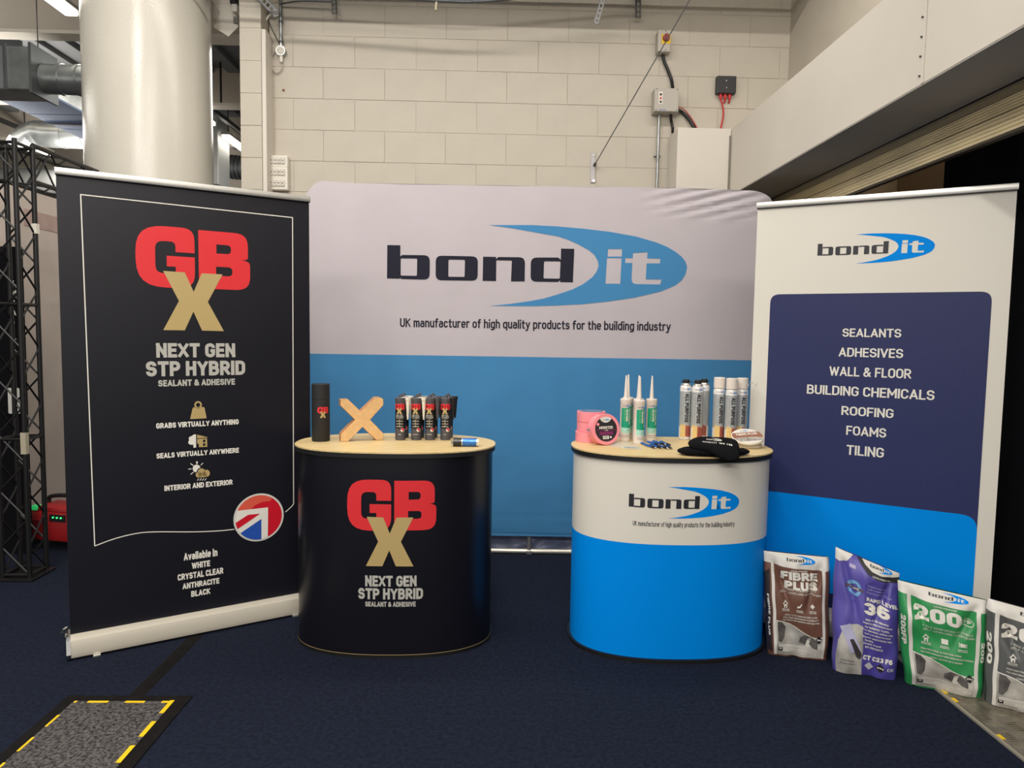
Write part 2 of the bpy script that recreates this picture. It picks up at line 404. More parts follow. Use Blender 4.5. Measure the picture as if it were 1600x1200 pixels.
def text(s, bold=.03, res=2, sp=1.0):
    k = (s, bold, res, sp)
    if k not in TC:
        th = min(.10+bold*4.4, .35); x = 0; vs = []; fs = []
        up = s.upper() == s and ',' not in s and 'Q' not in s
        for ch in s:
            if ch == ' ': x += .26+th*.4; continue
            wd, gv, gf = glyph(ch, th, res); n = len(vs)
            vs += [(a+x, min(max(b, -th/2), 1+th/2) if up else b) for a, b in gv]; fs += [tuple(i+n for i in f) for f in gf]
            x += wd+th+.085*sp
        TC[k] = (vs, fs)
    return TC[k]
def T(s, x0, x1, y0, y1, bold=.03, res=2, down=False, sp=1.0):
    sh = text(s, bold, res, sp)
    if down: sh = txf(sh, lambda x, y: (y, -x))
    return fit(sh, x0, x1, y0, y1)
def decal(name, m, parent, shapes, S, su=0, sv=0, origin=None):
    bm = bmesh.new()
    for vs, fs in shapes:
        bv = [bm.verts.new((x, y, 0)) for x, y in vs]
        for f in fs:
            try: bm.faces.new([bv[i] for i in f])
            except ValueError: pass
    for st, ax in ((su, 0), (sv, 1)):
        if st and bm.verts:
            lo = min(v.co[ax] for v in bm.verts); hi = max(v.co[ax] for v in bm.verts)
            k = math.ceil(lo/st+1e-6)
            while k*st < hi-1e-6:
                c = V((0, 0, 0)); c[ax] = k*st; nn = V((0, 0, 0)); nn[ax] = 1
                bmesh.ops.bisect_plane(bm, geom=bm.verts[:]+bm.edges[:]+bm.faces[:], dist=1e-7, plane_co=c, plane_no=nn)
                k += 1
    for f in bm.faces:
        f.normal_update()
        if f.normal.z < 0: f.normal_flip()
    for v in bm.verts: v.co = S(v.co.x, v.co.y)
    if su or sv: bmesh.ops.triangulate(bm, faces=bm.faces)
    me = bpy.data.meshes.new(name); bm.to_mesh(me); bm.free()
    o = link(name, me, m, parent, origin)
    for p in me.polygons: p.use_smooth = bool(su)
    return o
class Plane:
    """plane through A and B on the ground, vertical (or leaning); u along A->B, v up, metres"""
    def __init__(s, A, B, up=V((0, 0, 1))):
        s.A = V(A); s.u = (V(B)-V(A)).normalized(); s.n = s.u.cross(up).normalized(); s.v = s.n.cross(s.u)
        if s.v.z < 0: s.v = -s.v
        s.w = (V(B)-V(A)).length
    def S(s, off=.0006): return lambda u, v: s.A+s.u*u+s.v*v+s.n*off
    def uv(s, px, py):
        d = ray(px, py); t = (s.A-CC).dot(s.n)/d.dot(s.n); p = CC+d*t-s.A
        return (p.dot(s.u), p.dot(s.v))
    def L(s, pts): return [s.uv(*p[:2]) for p in pts]
# logos, traced in local frames and normalised
def _n(l, f): return [f(*p[:2])+tuple(p[2:]) for p in l]
_g = lambda x, y: ((x-450)/743, (793-y)/743)
def _gr(pts): return [_g(x, y) for x, y in rpoly(pts)]
GBX_G = fill(_gr([(447, 228), (447, 50, 185), (70, 50, 190), (70, 485, 190), (447, 485, 170), (447, 258), (265, 258), (265, 333), (322, 333), (322, 383, 45), (192, 383, 55), (192, 155, 60), (322, 155, 60), (322, 228)]))
GBX_B = fill(_gr([(473, 57), (814, 57, 110), (814, 250, 70), (772, 256, 5), (828, 270, 70), (828, 481, 115), (473, 481)]),
             _gr([(594, 152), (695, 152, 32), (695, 218, 32), (594, 218)]), _gr([(590, 315), (703, 315, 33), (703, 382, 33), (590, 382)]))
GBX_X = fill(_gr([(240, 367), (380, 370), (436, 508), (492, 370), (634, 370), (530, 578), (637, 792), (488, 790), (432, 652), (373, 790), (233, 790), (338, 578)]))
def gbx(cx, y0, h, sx=1.0, sh=0):
    f = lambda s: txf(s, lambda x, y: (cx+x*h*sx, y0+y*h))
    return [f(GBX_G), f(GBX_B)], [f(GBX_X)]
_b = lambda x, y: ((x-93)/2882, (855-(y-.0145*(x-1534)))/2882)
def _br(pts, dx=0): return [_b(x, y) for x, y in rpoly([(p[0]+dx,)+tuple(p[1:]) for p in pts])]
D_ = 1477
BI_INK = [fill(_br([(97, 258), (222, 260), (222, 368), (240, 354, 10), (505, 357, 62), (505, 596, 62), (235, 590, 10), (218, 578), (218, 587), (95, 583)]), _br([(226, 388, 12), (384, 390, 12), (382, 558, 12), (226, 555, 12)])),
          fill(_br([(562, 360, 62), (966, 368, 62), (966, 606, 62), (562, 601, 62)]), _br([(684, 399, 12), (842, 402, 12), (840, 568, 12), (684, 566, 12)])),
          fill(_br([(1016, 370), (1140, 372), (1140, 392), (1162, 373, 10), (1418, 376, 62), (1418, 612), (1287, 612), (1292, 408, 12), (1143, 406), (1143, 608), (1014, 606)])),
          fill(_br([(-3, 378, 62), (262, 378, 20), (284, 400), (285, 291), (412, 293), (405, 620), (283, 618), (281, 600), (262, 617, 15), (-3, 614, 62)], D_), _br([(124, 415, 12), (282, 416, 12), (278, 584, 12), (122, 582, 12)], D_))]
BI_SW = [fill(_br([(-412, 63), (0, 63), (250, 76), (500, 98), (750, 128), (1000, 173), (1200, 232), (1300, 273), (1380, 320), (1440, 366), (1480, 415), (1498, 470), (1485, 540), (1450, 600), (1390, 650), (1250, 710), (1000, 770), (750, 808), (500, 835), (250, 848), (0, 855), (-397, 852),
                   (-200, 833), (0, 803), (123, 780), (250, 742), (400, 690), (500, 640), (590, 570), (630, 515), (648, 460), (640, 412), (605, 352), (550, 305), (450, 250), (350, 205), (250, 172), (123, 150), (0, 128), (-200, 92)], D_),
              _br([(735, 295), (868, 295), (868, 368), (733, 368)], D_), _br([(727, 382), (866, 384), (860, 634), (718, 632)], D_),
              _br([(975, 335), (1113, 325), (1111, 385), (1238, 389), (1236, 434), (1108, 434), (1103, 590), (1256, 592), (1244, 640), (967, 636, 55), (970, 430), (902, 430), (903, 383), (974, 384)], D_))]
def bondit(x0, y0, wd, sy=1.0):
    f = lambda s: txf(s, lambda x, y: (x0+x*wd, y0+y*wd*sy))
    return [f(s) for s in BI_INK], [f(s) for s in BI_SW]     # height = .276*wd*sy
# ================================================================== SETTING
def st(o): o['kind'] = 'structure'; return o
YW = 5.35; ZC = 4.33
st(MB().box((-3.0, 5.0, -.05), (16, 20, .1)).build('floor', CARPET))
# chequer plate strip let into the floor on the right
PLX = 1.835
def plate():
    o = st(MB().box((PLX+.6, 1.6, .002), (1.2, 5.6, .006)).build('trim_1', mat('worn_steel_plate', (150, 142, 128), .38, .7, var=.3, vs=14, bump=.05, bs=40)))
    b = MB(); p = .072
    tmpl = []
    for i in range(0, 15):
        for j in range(0, 34):
            cx = PLX+.045+i*p; cy = 1.75+j*p
            vert = (i+j) % 2 == 0
            for k in range(5):
                d = (k-2)*.0125
                x, y = (cx+d, cy) if vert else (cx, cy+d)
                lx, ly = (.0035, .026) if vert else (.026, .0035)
                vs = [(x-lx, y, .0051), (x, y-ly, .0051), (x+lx, y, .0051), (x, y+ly, .0051), (x-lx*.3, y-ly*.3, .0082), (x+lx*.3, y-ly*.3, .0082), (x+lx*.3, y+ly*.3, .0082), (x-lx*.3, y+ly*.3, .0082)]
                b.add(vs, [(4, 5, 6, 7), (0, 1, 5, 4), (1, 2, 6, 5), (2, 3, 7, 6), (3, 0, 4, 7)])
    bars = b.build('raised_tread_bars', mat('plate_bars', (188, 178, 158), .3, .8, var=.3, vs=30), o); bars['kind'] = 'stuff'
    e = MB().box((PLX-.004, 1.6, .0035), (.012, 5.6, .009)).build('edge_strip', mat('pale_edge', (165, 158, 142), .5, .3), o)
    y = MB()
    for px, py in ((1474, 1083), (1489, 1096), (1556, 1154)):
        q = atZ(px, py); y.box((PLX+.012, q.y, .0062), (.014, .03, .002))
    y.build('tape_remnant', YTAPE, o, smooth=0)
plate()
# back wall: slab plus individual blocks
wb = st(MB().box((.245, YW+.083, 2.2), (3.84, .16, 4.3)).build('wall_back', mat('wall_joint', (184, 176, 162), .8)))
BM = {}
def block(x0, x1, z0, z1, Y, par, t=.02):
    k = (round(x1-x0, 3), round(z1-z0, 3))
    a, c = k; g = .0012; ch = .0016
    if k not in BM:
        vs = [(g, 0, g), (a-g, 0, g), (a-g, 0, c-g), (g, 0, c-g), (g+ch, -t, g+ch), (a-g-ch, -t, g+ch), (a-g-ch, -t, c-g-ch), (g+ch, -t, c-g-ch)]
        vs += [(g, -t*.75, g), (a-g, -t*.75, g), (a-g, -t*.75, c-g), (g, -t*.75, c-g)]
        fs = [(4, 5, 6, 7)]+[(8+i, 8+(i+1) % 4, 4+(i+1) % 4, 4+i) for i in range(4)]+[(i, (i+1) % 4, 8+(i+1) % 4, 8+i) for i in range(4)]
        me = bpy.data.meshes.new('block'); me.from_pydata(vs, [], fs); me.materials.append(WALL); BM[k] = me
    o = bpy.data.objects.new('block', BM[k]); COL.objects.link(o); o.parent = par
    o.location = V((x0, Y+random.uniform(-.0012, .0012), z0))
    return o
P_ = .2245
zj = 3.126          # a bed joint
n0 = int(zj/P_)
XL, XR = -1.675, 2.165
for i in range(n0, -6, -1):
    z0 = zj-i*P_
    z1 = z0+P_
    if z1 < .05 or z0 > ZC-.05: continue
    z0 = max(z0, 0); z1 = min(z1, ZC)
    off = -1.502 if i % 2 else -1.283   # vertical joints alternate
    x = off-.449*2
    while x < XR:
        a, b = max(x, XL), min(x+.449, XR)
        if b-a > .03: block(a, b, z0, z1, YW+.02, wb)
        x += .449
# pier at the left end of the wall
pw = st(MB().box((-1.757, 5.298, ZC/2), (.148, .205, ZC)).build('wall_pier', mat('wall_joint', (184, 176, 162), .8)))
for i in range(n0, -6, -1):
    z0 = max(zj-.02-i*P_, 0); z1 = min(zj-.02-i*P_+P_, ZC)
    if z1-z0 > .05: block(-1.835, -1.68, z0, z1, 5.212, pw)
MB().box((-1.664, 5.27, 1.8), (.03, .16, 3.5), bev=.004).build('corner_strip', BULK, pw)
# right wall above the shutter opening, bulkhead, soffit
XB = 1.664; ZBt = 2.895; ZBb = 2.43; XS = 1.965
st(MB().box((2.26, 1.7, (ZBt+ZC)/2), (.2, 7.6, ZC-ZBt)).build('wall_right', WALL))
st(MB().box((XB+.25, 1.775, (ZBt+ZBb)/2+.004), (.5, 6.6+.55, ZBt-ZBb), bev=.003).build('wall_right_bulkhead', BULK))
bk = bpy.data.objects['wall_right_bulkhead']
# cover joint with screws on the bulkhead face, small at left end
YJ = atX(1443, 100, XB).y
MB().box((XB-.003, YJ, (ZBt+ZBb)/2), (.004, .012, ZBt-ZBb-.01)).build('joint_bead', BULK, bk)
for k in range(6): MB().cyl((XB+.002, YJ+.02, ZBb+.04+k*.075), (XB-.006, YJ+.02, ZBb+.04+k*.075), .004, n=8).build('screw_head', STEELD, bk)
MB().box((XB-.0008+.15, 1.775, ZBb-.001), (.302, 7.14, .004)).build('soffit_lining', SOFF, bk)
st(MB().box((2.21, 5.28, 1.22), (.5, .12, 2.42)).build('wall_right_jamb', mat('dark_jamb', (38, 38, 38), .7)))
# roller shutter: each slat a part
sh = thing('roller_shutter', 'cream ribbed metal roller shutter mostly raised under the sloping white bulkhead', 'shutter', (XS+.03, 2, 2.2))
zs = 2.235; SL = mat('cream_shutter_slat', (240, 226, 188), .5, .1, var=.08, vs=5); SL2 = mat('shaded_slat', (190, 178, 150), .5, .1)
def slat(z0, h, m, xo):
    b = MB(); n = 5; pr = []
    for k in range(n):
        a = z0+h*k/n
        pr += [(xo, a+.002), (xo-.007, a+h/n*.25), (xo-.007, a+h/n*.75), (xo, a+h/n-.001)]
    L = 7.2; Y0 = -2
    vs = [(x, Y0, z) for x, z in pr]+[(x, Y0+L, z) for x, z in pr]; k = len(pr)
    vs += [(xo+.012, Y0, z0), (xo+.012, Y0, z0+h), (xo+.012, Y0+L, z0), (xo+.012, Y0+L, z0+h)]
    fs = [(i, i+1, k+i+1, k+i) for i in range(k-1)]+[(2*k, 2*k+1, 2*k+3, 2*k+2), (0, k, 2*k+2, 2*k), (k-1, 2*k-1, 2*k+3, 2*k+1)]
    return b.add(vs, fs).build('slat', m, sh)
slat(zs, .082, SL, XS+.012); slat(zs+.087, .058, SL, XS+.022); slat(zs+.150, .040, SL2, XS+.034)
MB().box((XS+.02, 1.6, zs-.004), (.03, 7.2, .008)).build('bottom_bar', mat('dark_bar', (70, 62, 50), .5), sh)
MB().box((XS+.045, 1.6, zs+.19), (.03, 7.2, .02)).build('head_channel', BLACKM, sh)
# beyond the opening
Yd = atX(1476, 270, 2.42).y
st(MB().box((2.48, (Yd-3)/2, 1.25), (.04, Yd+3, 2.5)).build('wall_right_drape_backing', DRAPE))
def drape():
    b = MB(); n = 160; vs = []
    for i in range(n+1):
        y = -2.8+(Yd+2.8)*i/n; x = 2.43+.018*sin(i*.9)+.008*sin(i*2.3)
        vs += [(x, y, .01), (x, y, 2.5)]
    b.add(vs, [(2*i, 2*i+2, 2*i+3, 2*i+1) for i in range(n)])
    o = b.build('black_curtain', DRAPE, origin=(2.43, 0, 0), smooth=80)
    tag(o, 'long black curtain hanging behind the right-hand roll-up banner, beside the metal floor plate', 'curtain')
drape()
st(MB().box((3.1, (Yd+5.3)/2+.4, 1.4), (.06, 3.2, 2.9)).build('wall_right_inner_panel', mat('brown_board', (134, 112, 84), .6)))
st(MB().box((2.9, 5.45, 1.4), (1.6, .05, 2.9)).build('wall_right_inner_end', mat('brown_board', (134, 112, 84), .6)))
# white trunking box against the wall at the bulkhead's end
tb = thing('trunking_box', 'white painted boxed-in trunking on the back wall where the bulkhead begins', 'box', (1.47, 5.2, 2.2))
x0b = atY(1058, 230, 5.08).x; zt = atY(1100, 200, 5.08).z
MB().box(((x0b+XB)/2-.001, 5.205, zt/2+.001), (XB-x0b-.004, .25, zt-.002), bev=.003).build('casing', BULK, tb)
MB().box((XB-.012, 5.077, zt/2+.1), (.008, .006, zt-.3)).build('gap_shadow_strip', mat('gap_shadow_line', (120, 114, 104), .7), tb)  # dark strip coloured as the shade in the gap beside the bulkhead
# ceiling deck and downstand beams of the hall
DECK = mat('ceiling_deck', (112, 114, 116), .6, .2, var=.1, vs=3)
cl = st(MB().box((-3, 6, ZC+.10), (16, 22, .1)).build('ceiling', DECK))
b = MB()
for k in range(64): b.box((-9.9+k*.3, 10.2, ZC+.025), (.14, 12.4, .05))
r = b.build('deck_rib', DECK, cl); r['kind'] = 'stuff'
BEAMW = mat('painted_beam', (196, 186, 172), .6, var=.05, vs=2)
def zbm(y0, px, Y): return atY(px, y0, Y).z
for i, Y in enumerate((6.5, 8.4, 10.1, 11.9, 13.6)):
    zb = 3.97
    o = st(MB().box((-6.0, Y, (zb+ZC+.06)/2), (8.2, .16, ZC+.06-zb)).build('trim_%d' % (i+2), BEAMW))
    MB().box((-6.0, Y, zb+.012), (8.2, .17, .03)).build('flange', mat('beam_flange', (222, 214, 200), .6), o)
st(MB().box((-6, 15.6, 2.2), (10, .1, 4.6)).build('wall_far', mat('far_wall', (186, 178, 164), .8, var=.1, vs=1)))
st(MB().box((-10.9, 8, 2.2), (.1, 16, 4.6)).build('wall_left', mat('far_wall2', (170, 162, 150), .8, var=.1, vs=1)))
# grey partition left, running away from the camera
XP = -3.42
yp = atX(55, 305, XP)
st(MB().box((XP-.05, (4.75+9)/2, 1.21), (.1, 4.25, 2.42)).build('wall_partition', mat('grey_partition', (205, 192, 182), .85, var=.10, vs=2, bump=.05, bs=20)))
pt = bpy.data.objects['wall_partition']
pq = atX(75, 348, XP)
MB().box((XP+.0015, pq.y, pq.z), (.003, .55, .12)).build('faded_pink_patch', mat('pink_scuff', (186, 160, 152), .9, var=.1, vs=12), pt)
# column
clm = thing('round_column', 'big round glossy white column behind the black roll-up banner', 'column', (-2.475, 5.2, 0))
MB().lathe([(.413, 0), (.413, ZC+.05)], (-2.475, 5.2, 0), n=72).build('shaft', COLM, clm, smooth=40)
MB().lathe([(.43, 0), (.43, .1), (.415, .11)], (-2.475, 5.2, 0), n=72).build('base_collar', BULK, clm, smooth=40)

# ================================================================== WALL SERVICES
Yf = YW-.001
def wp(x, y, d=0): return atY(x, y, YW-d)
GREYP = mat('grey_plastic_box', (178, 172, 162), .5); WP = mat('white_plastic', (222, 216, 204), .45)
iso = thing('isolator_switch', 'grey isolator switch with red rotary knob on yellow plate, high on the back wall', 'switch', wp(1035, 82))
c = wp(1036, 67, .04)
MB().box((c.x, YW-.04, c.z), (.095, .08, .155), bev=.006).build('case', GREYP, iso)
MB().box((c.x+.012, YW-.082, c.z+.012), (.066, .004, .068)).build('yellow_plate', mat('yellow_label', (226, 186, 30), .5), iso)
MB().cyl((c.x+.012, YW-.083, c.z+.018), (c.x+.012, YW-.10, c.z+.018), .027, .024, n=20).box((c.x+.012, YW-.105, c.z+.018), (.014, .014, .048), bev=.003).build('rotary_knob', mat('dark_red_knob', (132, 36, 44), .4), iso)
for dz in (.068, -.066): MB().cyl((c.x+.01, YW-.079, c.z+dz), (c.x+.01, YW-.084, c.z+dz), .004, n=8).build('screw', STEELD, iso)
cb = thing('control_box', 'grey wall control box with a white three-button strip, below the isolator', 'box', wp(1039, 180))
a0 = wp(1023, 137, .10); a1 = wp(1060, 175, .10)
cxb = (a0.x+a1.x)/2; czb = (a0.z+a1.z)/2
MB().box((cxb, YW-.05, czb), (a1.x-a0.x, .10, a0.z-a1.z), bev=.004).build('case', GREYP, cb)
MB().box((cxb, YW-.102, czb), (a1.x-a0.x-.006, .006, a0.z-a1.z-.006), bev=.002).build('lid', GREYP, cb)
lx = a0.x+.044
MB().box((lx, YW-.1065, czb+.01), (.03, .003, .09)).build('button_strip', WP, cb)
for k, m in enumerate((BLACK, mat('red_button', (205, 40, 44), .4), BLACK)):
    MB().cyl((lx, YW-.1075, czb+.035-.026*k), (lx, YW-.1135, czb+.035-.026*k), .0075, n=12).build('button', m, cb)
for sx in (-1, 1):
    for sz in (-1, 1): MB().cyl((cxb+sx*.075, YW-.104, czb+sz*.074), (cxb+sx*.075, YW-.108, czb+sz*.074), .004, n=8).build('lid_screw', STEELD, cb)
MB().box((cxb-.03, YW-.1055, a1.z+.012), (.05, .001, .007)).build('blue_caption', mat('pale_blue_ink', (120, 140, 170), .6), cb)
def path(pts, d=.02): return [wp(x, y, dd) for x, y, dd in [(p+(d,))[:3] for p in pts]]
def smoothp(pts, n=6):
    out = []
    P = [V(p) for p in pts]; P = [2*P[0]-P[1]]+P+[2*P[-1]-P[-2]]
    for i in range(1, len(P)-2):
        for k in range(n):
            t = k/n; a, b2, c2, d2 = P[i-1:i+3]
            out.append(.5*((2*b2)+(c2-a)*t+(2*a-5*b2+4*c2-d2)*t*t+(3*b2-3*c2+d2-a)*t**3))
    out.append(P[-2]); return out
def cable(name, pts, r, m, label, cat='cable', d=.02, group=None):
    q = smoothp(path(pts, d))
    o = MB().tube(q, r, 8).build(name, m, origin=q[0], smooth=60); return tag(o, label, cat, group)
BCAB = mat('black_cable', (24, 24, 26), .45); RCAB = mat('red_cable', (196, 34, 40), .45)
cable('power_cable', [(1036, 82, .03), (1037, 93), (1043, 108), (1049, 124), (1051, 137, .05)], .012, BCAB, 'thick black cable from the isolator down to the grey control box')
cable('cable_bundle', [(1058, 172, .08), (1064, 174), (1074, 183), (1084, 198, .03), (1086, 204, .05)], .013, BCAB, 'black cable bundle from the control box side into the white trunking')
cable('red_cable', [(1060, 167, .09), (1070, 172), (1081, 186), (1088, 198, .04), (1090, 204, .05)], .0035, RCAB, 'thin red cable running beside the black bundle out of the control box')
cable('black_cable', [(1048, 180, .05), (1049, 189), (1051, 200), (1051, 207, .05)], .010, BCAB, 'short black cable hanging from the control box bottom')
b = thing('steel_conduit', 'vertical steel conduit dropping from the control box behind the backdrop', 'conduit', wp(1025, 300, .02))
q0 = wp(1030, 180, .03); q1 = wp(1024, 420, .03)
MB().cyl(q0, (q0.x-.004, q0.y, q1.z), .0105, n=12).build('pipe', STEEL, b, smooth=40)
qs = wp(1027, 243, .02)
MB().box((qs.x, YW-.012, qs.z), (.05, .02, .012), bev=.002).cyl((qs.x-.018, YW-.02, qs.z), (qs.x-.018, YW-.03, qs.z), .005, n=8).cyl((qs.x+.018, YW-.02, qs.z), (qs.x+.018, YW-.03, qs.z), .005, n=8).build('saddle_clip', STEEL, b)
jb = thing('junction_box', 'black square junction box with red cable glands on the wall above the trunking', 'box', wp(1135, 132))
a0 = wp(1121, 118, .05); a1 = wp(1150, 146, .05)
MB().box(((a0.x+a1.x)/2, YW-.026, (a0.z+a1.z)/2), (a1.x-a0.x, .05, a0.z-a1.z), bev=.005).build('case', mat('black_plastic', (38, 37, 40), .5), jb)
for py in (126, 137): q = wp(1135, py, .052); MB().cyl((q.x, YW-.05, q.z), (q.x, YW-.054, q.z), .004, n=8).build('lid_screw', CHROME, jb)
for px in (1126, 1133, 1140):
    q = wp(px, 147, .025)
    MB().cyl((q.x, YW-.025, q.z), (q.x, YW-.025, q.z-.035), .012, .010, n=12).build('cable_gland', RCAB, jb, smooth=40)
cable('red_cable', [(1126, 153, .025), (1130, 170), (1130, 183), (1126, 201, .03)], .006, RCAB, 'long red cable from the leftmost gland of the black junction box down to the trunking')
cable('red_cable', [(1133, 153, .025), (1133, 158), (1131, 161, .003)], .006, RCAB, 'short red cable stub below the middle gland of the black junction box')
cable('red_cable', [(1140, 153, .025), (1140, 158), (1138, 161, .003)], .006, RCAB, 'short red cable stub below the rightmost gland of the black junction box')
# stay wire with bracket
br = thing('wall_bracket', 'perforated steel wall bracket just above the backdrop holding the stay wire', 'bracket', wp(929, 262))
a0 = wp(926, 239); a1 = wp(928, 286)
MB().box((a0.x+.004, YW-.005, (a0.z+a1.z)/2), (.034, .008, a0.z-a1.z), bev=.002).build('plate', mat('zinc_plate', (172, 168, 170), .45, .5), br)
for py in (243, 283): q = wp(927, py); MB().cyl((q.x, YW-.008, q.z), (q.x, YW-.016, q.z), .009, n=10).build('bolt_head', CHROME, br)
q = wp(929, 258, .01)
MB().cyl((q.x, YW-.008, q.z), (q.x, YW-.045, q.z), .011, n=10).build('eye_bolt', BLACKM, br)
p0 = wp(929, 258, .04); p1 = atY(1079, -2, 4.7); p1 = p0+(p1-p0)*1.25
tag(MB().cyl(p0, p1, .0035, n=6).build('stay_wire', STEELD, origin=p0), 'thin taut steel wire rising diagonally across the wall to the right', 'wire')
# slotted channels hanging into the top of the frame
def channel(x0, y0, x1, y1, Y, wd, label, solid=False, nm='slotted_channel', group=None):
    A = atY(x0, y0, Y); B = atY(x1, y1, Y-.02); t = thing(nm, label, 'bracket', B, group)
    d = (A-B); A = B+d*1.3; d = A-B; L = d.length; z = d.normalized(); yv = V((0, -1, 0)); x = yv.cross(z).normalized(); yv = z.cross(x)
    R = Matrix((x, yv, z)).transposed()
    b = MB()
    for s_ in (-1, 1): b.box((A+B)/2+x*s_*wd/2, (.003, .02, L), R)
    b.build('side_flange', STEELD, t)
    b = MB()
    n = int(L/.035)
    b.box((A+B)/2+yv*.008-x*wd*.36, (wd*.28, .003, L), R).box((A+B)/2+yv*.008+x*wd*.36, (wd*.28, .003, L), R)
    for k in range(n+1): b.box(B+z*(L*k/max(1, n))+yv*.008, (wd*.5, .003, .013), R)
    b.build('slotted_web', mat('worn_zinc', (130, 130, 130), .5, .4), t)
channel(943, -4, 931, 37, 5.0, .034, 'dark slotted steel channel hanging at the top, slanting, left of the isolator')
channel(997, -4, 997, 28, 5.3, .034, 'pale upright slotted channel fixed on the wall at the top, above the isolator')
channel(522, -6, 523, 22, 5.3, .03, 'small pale slotted bracket on the wall near the top left corner')
# hanging small conduit with round junction box, top left of the wall
cj = thing('round_junction_box', 'round conduit box with steel pipe above and a looped cable, top left of the wall', 'box', wp(439, 80))
q = wp(439, 80, .03)
MB().cyl((q.x, YW-.002, q.z), (q.x, YW-.045, q.z), .035, n=24).build('case', STEEL, cj, smooth=40)
MB().cyl((q.x, YW-.045, q.z), (q.x, YW-.048, q.z), .027, n=20).build('lid', mat('pale_lid', (196, 190, 178), .5), cj, smooth=40)
MB().cyl((q.x, YW-.025, q.z+.03), (q.x-.004, YW-.025, q.z+.6), .0115, n=12).build('pipe', STEEL, cj, smooth=40)
MB().cyl((q.x, YW-.025, q.z-.03), (q.x, YW-.025, q.z-.075), .014, .012, n=12).build('cable_gland', WP, cj, smooth=40)
for dz in (.06, .2): MB().cyl((q.x, YW-.025, q.z+dz), (q.x, YW-.025, q.z+dz+.015), .016, n=12).build('coupling', STEELD, cj, smooth=40)
cable('looped_flex', [(440, 100, .03), (440, 108), (432, 114), (424, 106), (424, 90), (432, 76), (437, 70, .03)], .004, mat('grey_flex', (176, 168, 156), .5), 'thin grey looped flex under the round conduit box')
cable('hanging_flex', [(417, 27, .05), (426, 48, .04), (436, 68, .04)], .003, BCAB, 'thin black flex stretched from the slanting tray down to the round conduit box')
channel(403, -8, 434, 24, 5.15, .05, 'dark slotted steel tray slanting down at the top left wall corner', nm='slotted_tray')
tag(MB().tube(smoothp([atY(416, 32, 5.2), atY(421, 24, 5.2), atY(431, 20, 5.2)]), .007, 8).build('bent_hook', mat('pale_grey_pipe', (180, 176, 168), .5), origin=atY(421, 24, 5.2), smooth=50), 'small pale bent pipe stub under the slanting slotted tray', 'pipe')
cable('thin_rod', [(438, 6, .05), (470, 2, .1), (520, 3, .12)], .006, STEELD, 'thin dark rod along the top edge, left part of the wall', 'rod')
tag(MB().cyl(wp(443, 141), wp(443, 141, .006), .010, n=10).build('rusty_plug', mat('rust', (132, 96, 74), .8), origin=wp(443, 141)), 'small rusty plug in the wall left of the backdrop top', 'plug')
# pipe across the top
b = smoothp([atY(300, -22, 4.95), atY(560, -8, 4.95), atY(690, 1.5, 4.95), atY(760, 1.5, 4.95), atY(860, -9, 4.95), atY(1000, -20, 4.95)])
tag(MB().tube(b, .012, 8).build('sagging_cable', STEELD, origin=b[3], smooth=50), 'grey cable sagging just into the top edge of the picture', 'cable')
q = atY(682, 3, 4.95)
tag(MB().tube(smoothp([q+V((0, 0, .03)), q, q+V((-.004, 0, -.03)), q+V((-.003, 0, -.055))]), .008, 8).build('cable_tie_tail', mat('beige_tie', (190, 178, 150), .5), origin=q, smooth=60), 'beige tie tail hanging from the sagging cable at the top edge', 'cable tie')
tag(MB().box((.065, 4.98, 3.875), (4.1, .20, .085), bev=.003).build('cable_tray', STEELD, origin=(0, 4.98, 3.875)), 'long horizontal steel cable tray above the frame in front of the wall', 'tray')
# three stacked socket enclosures on the pier edge
for k, py in enumerate((253, 271, 288)):
    pos = ('topmost', 'middle', 'lowest')[k]
    q = wp(435, py, .04)
    e = thing('switch_enclosure', 'white plastic breaker enclosure by the pier, %s of the stack of three' % pos, 'enclosure', (q.x, YW, q.z-.04), 'breaker enclosures by the pier')
    MB().box((q.x, YW-.03, q.z), (.145, .06, .086), bev=.006).build('case', WP, e)
    MB().box((q.x-.004, YW-.062, q.z+.004), (.118, .006, .048), bev=.002).build('window_cover', mat('pale_grey_window', (196, 190, 180), .35), e)
    for j in range(4):
        MB().box((q.x-.043+j*.027, YW-.067, q.z+.004), (.016, .005, .034), bev=.001).build('breaker', WP, e)
        MB().box((q.x-.043+j*.027, YW-.071, q.z+.006), (.008, .006, .008)).build('toggle', mat('grey_toggle', (110, 108, 106), .5), e)
# white faceted speaker hanging between column and pier
sp = thing('hanging_speaker', 'white faceted loudspeaker hanging between the round column and the wall pier', 'speaker', atY(350, 40, 5.6))
Y = 5.6
def sp_pts(Yq, s): return [atY(x, y, Yq) for x, y in s]
f1 = sp_pts(5.45, [(331, -30), (333, 42), (357, 57), (372, 42), (364, -30)]); bk_ = sp_pts(5.75, [(338, -30), (338, 34), (356, 46), (372, 38), (372, -30)])
b = MB().add(f1+bk_, [(0, 1, 2, 3, 4)[::-1], (5, 6, 7, 8, 9), (0, 1, 6, 5), (1, 2, 7, 6), (2, 3, 8, 7), (3, 4, 9, 8), (4, 0, 5, 9)]).build('cabinet', WP, sp)
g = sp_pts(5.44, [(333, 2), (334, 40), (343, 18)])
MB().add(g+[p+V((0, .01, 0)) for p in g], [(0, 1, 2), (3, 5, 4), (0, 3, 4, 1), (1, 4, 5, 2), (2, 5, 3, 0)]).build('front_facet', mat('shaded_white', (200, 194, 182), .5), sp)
q = atY(368, 31, 5.43); MB().box(q, (.03, .01, .045)).build('rating_label', mat('grey_label', (120, 116, 112), .5), sp)
q = atY(368, 14, 5.40); MB().box(q, (.04, .05, .055), bev=.006).build('terminal_block', WP, sp)
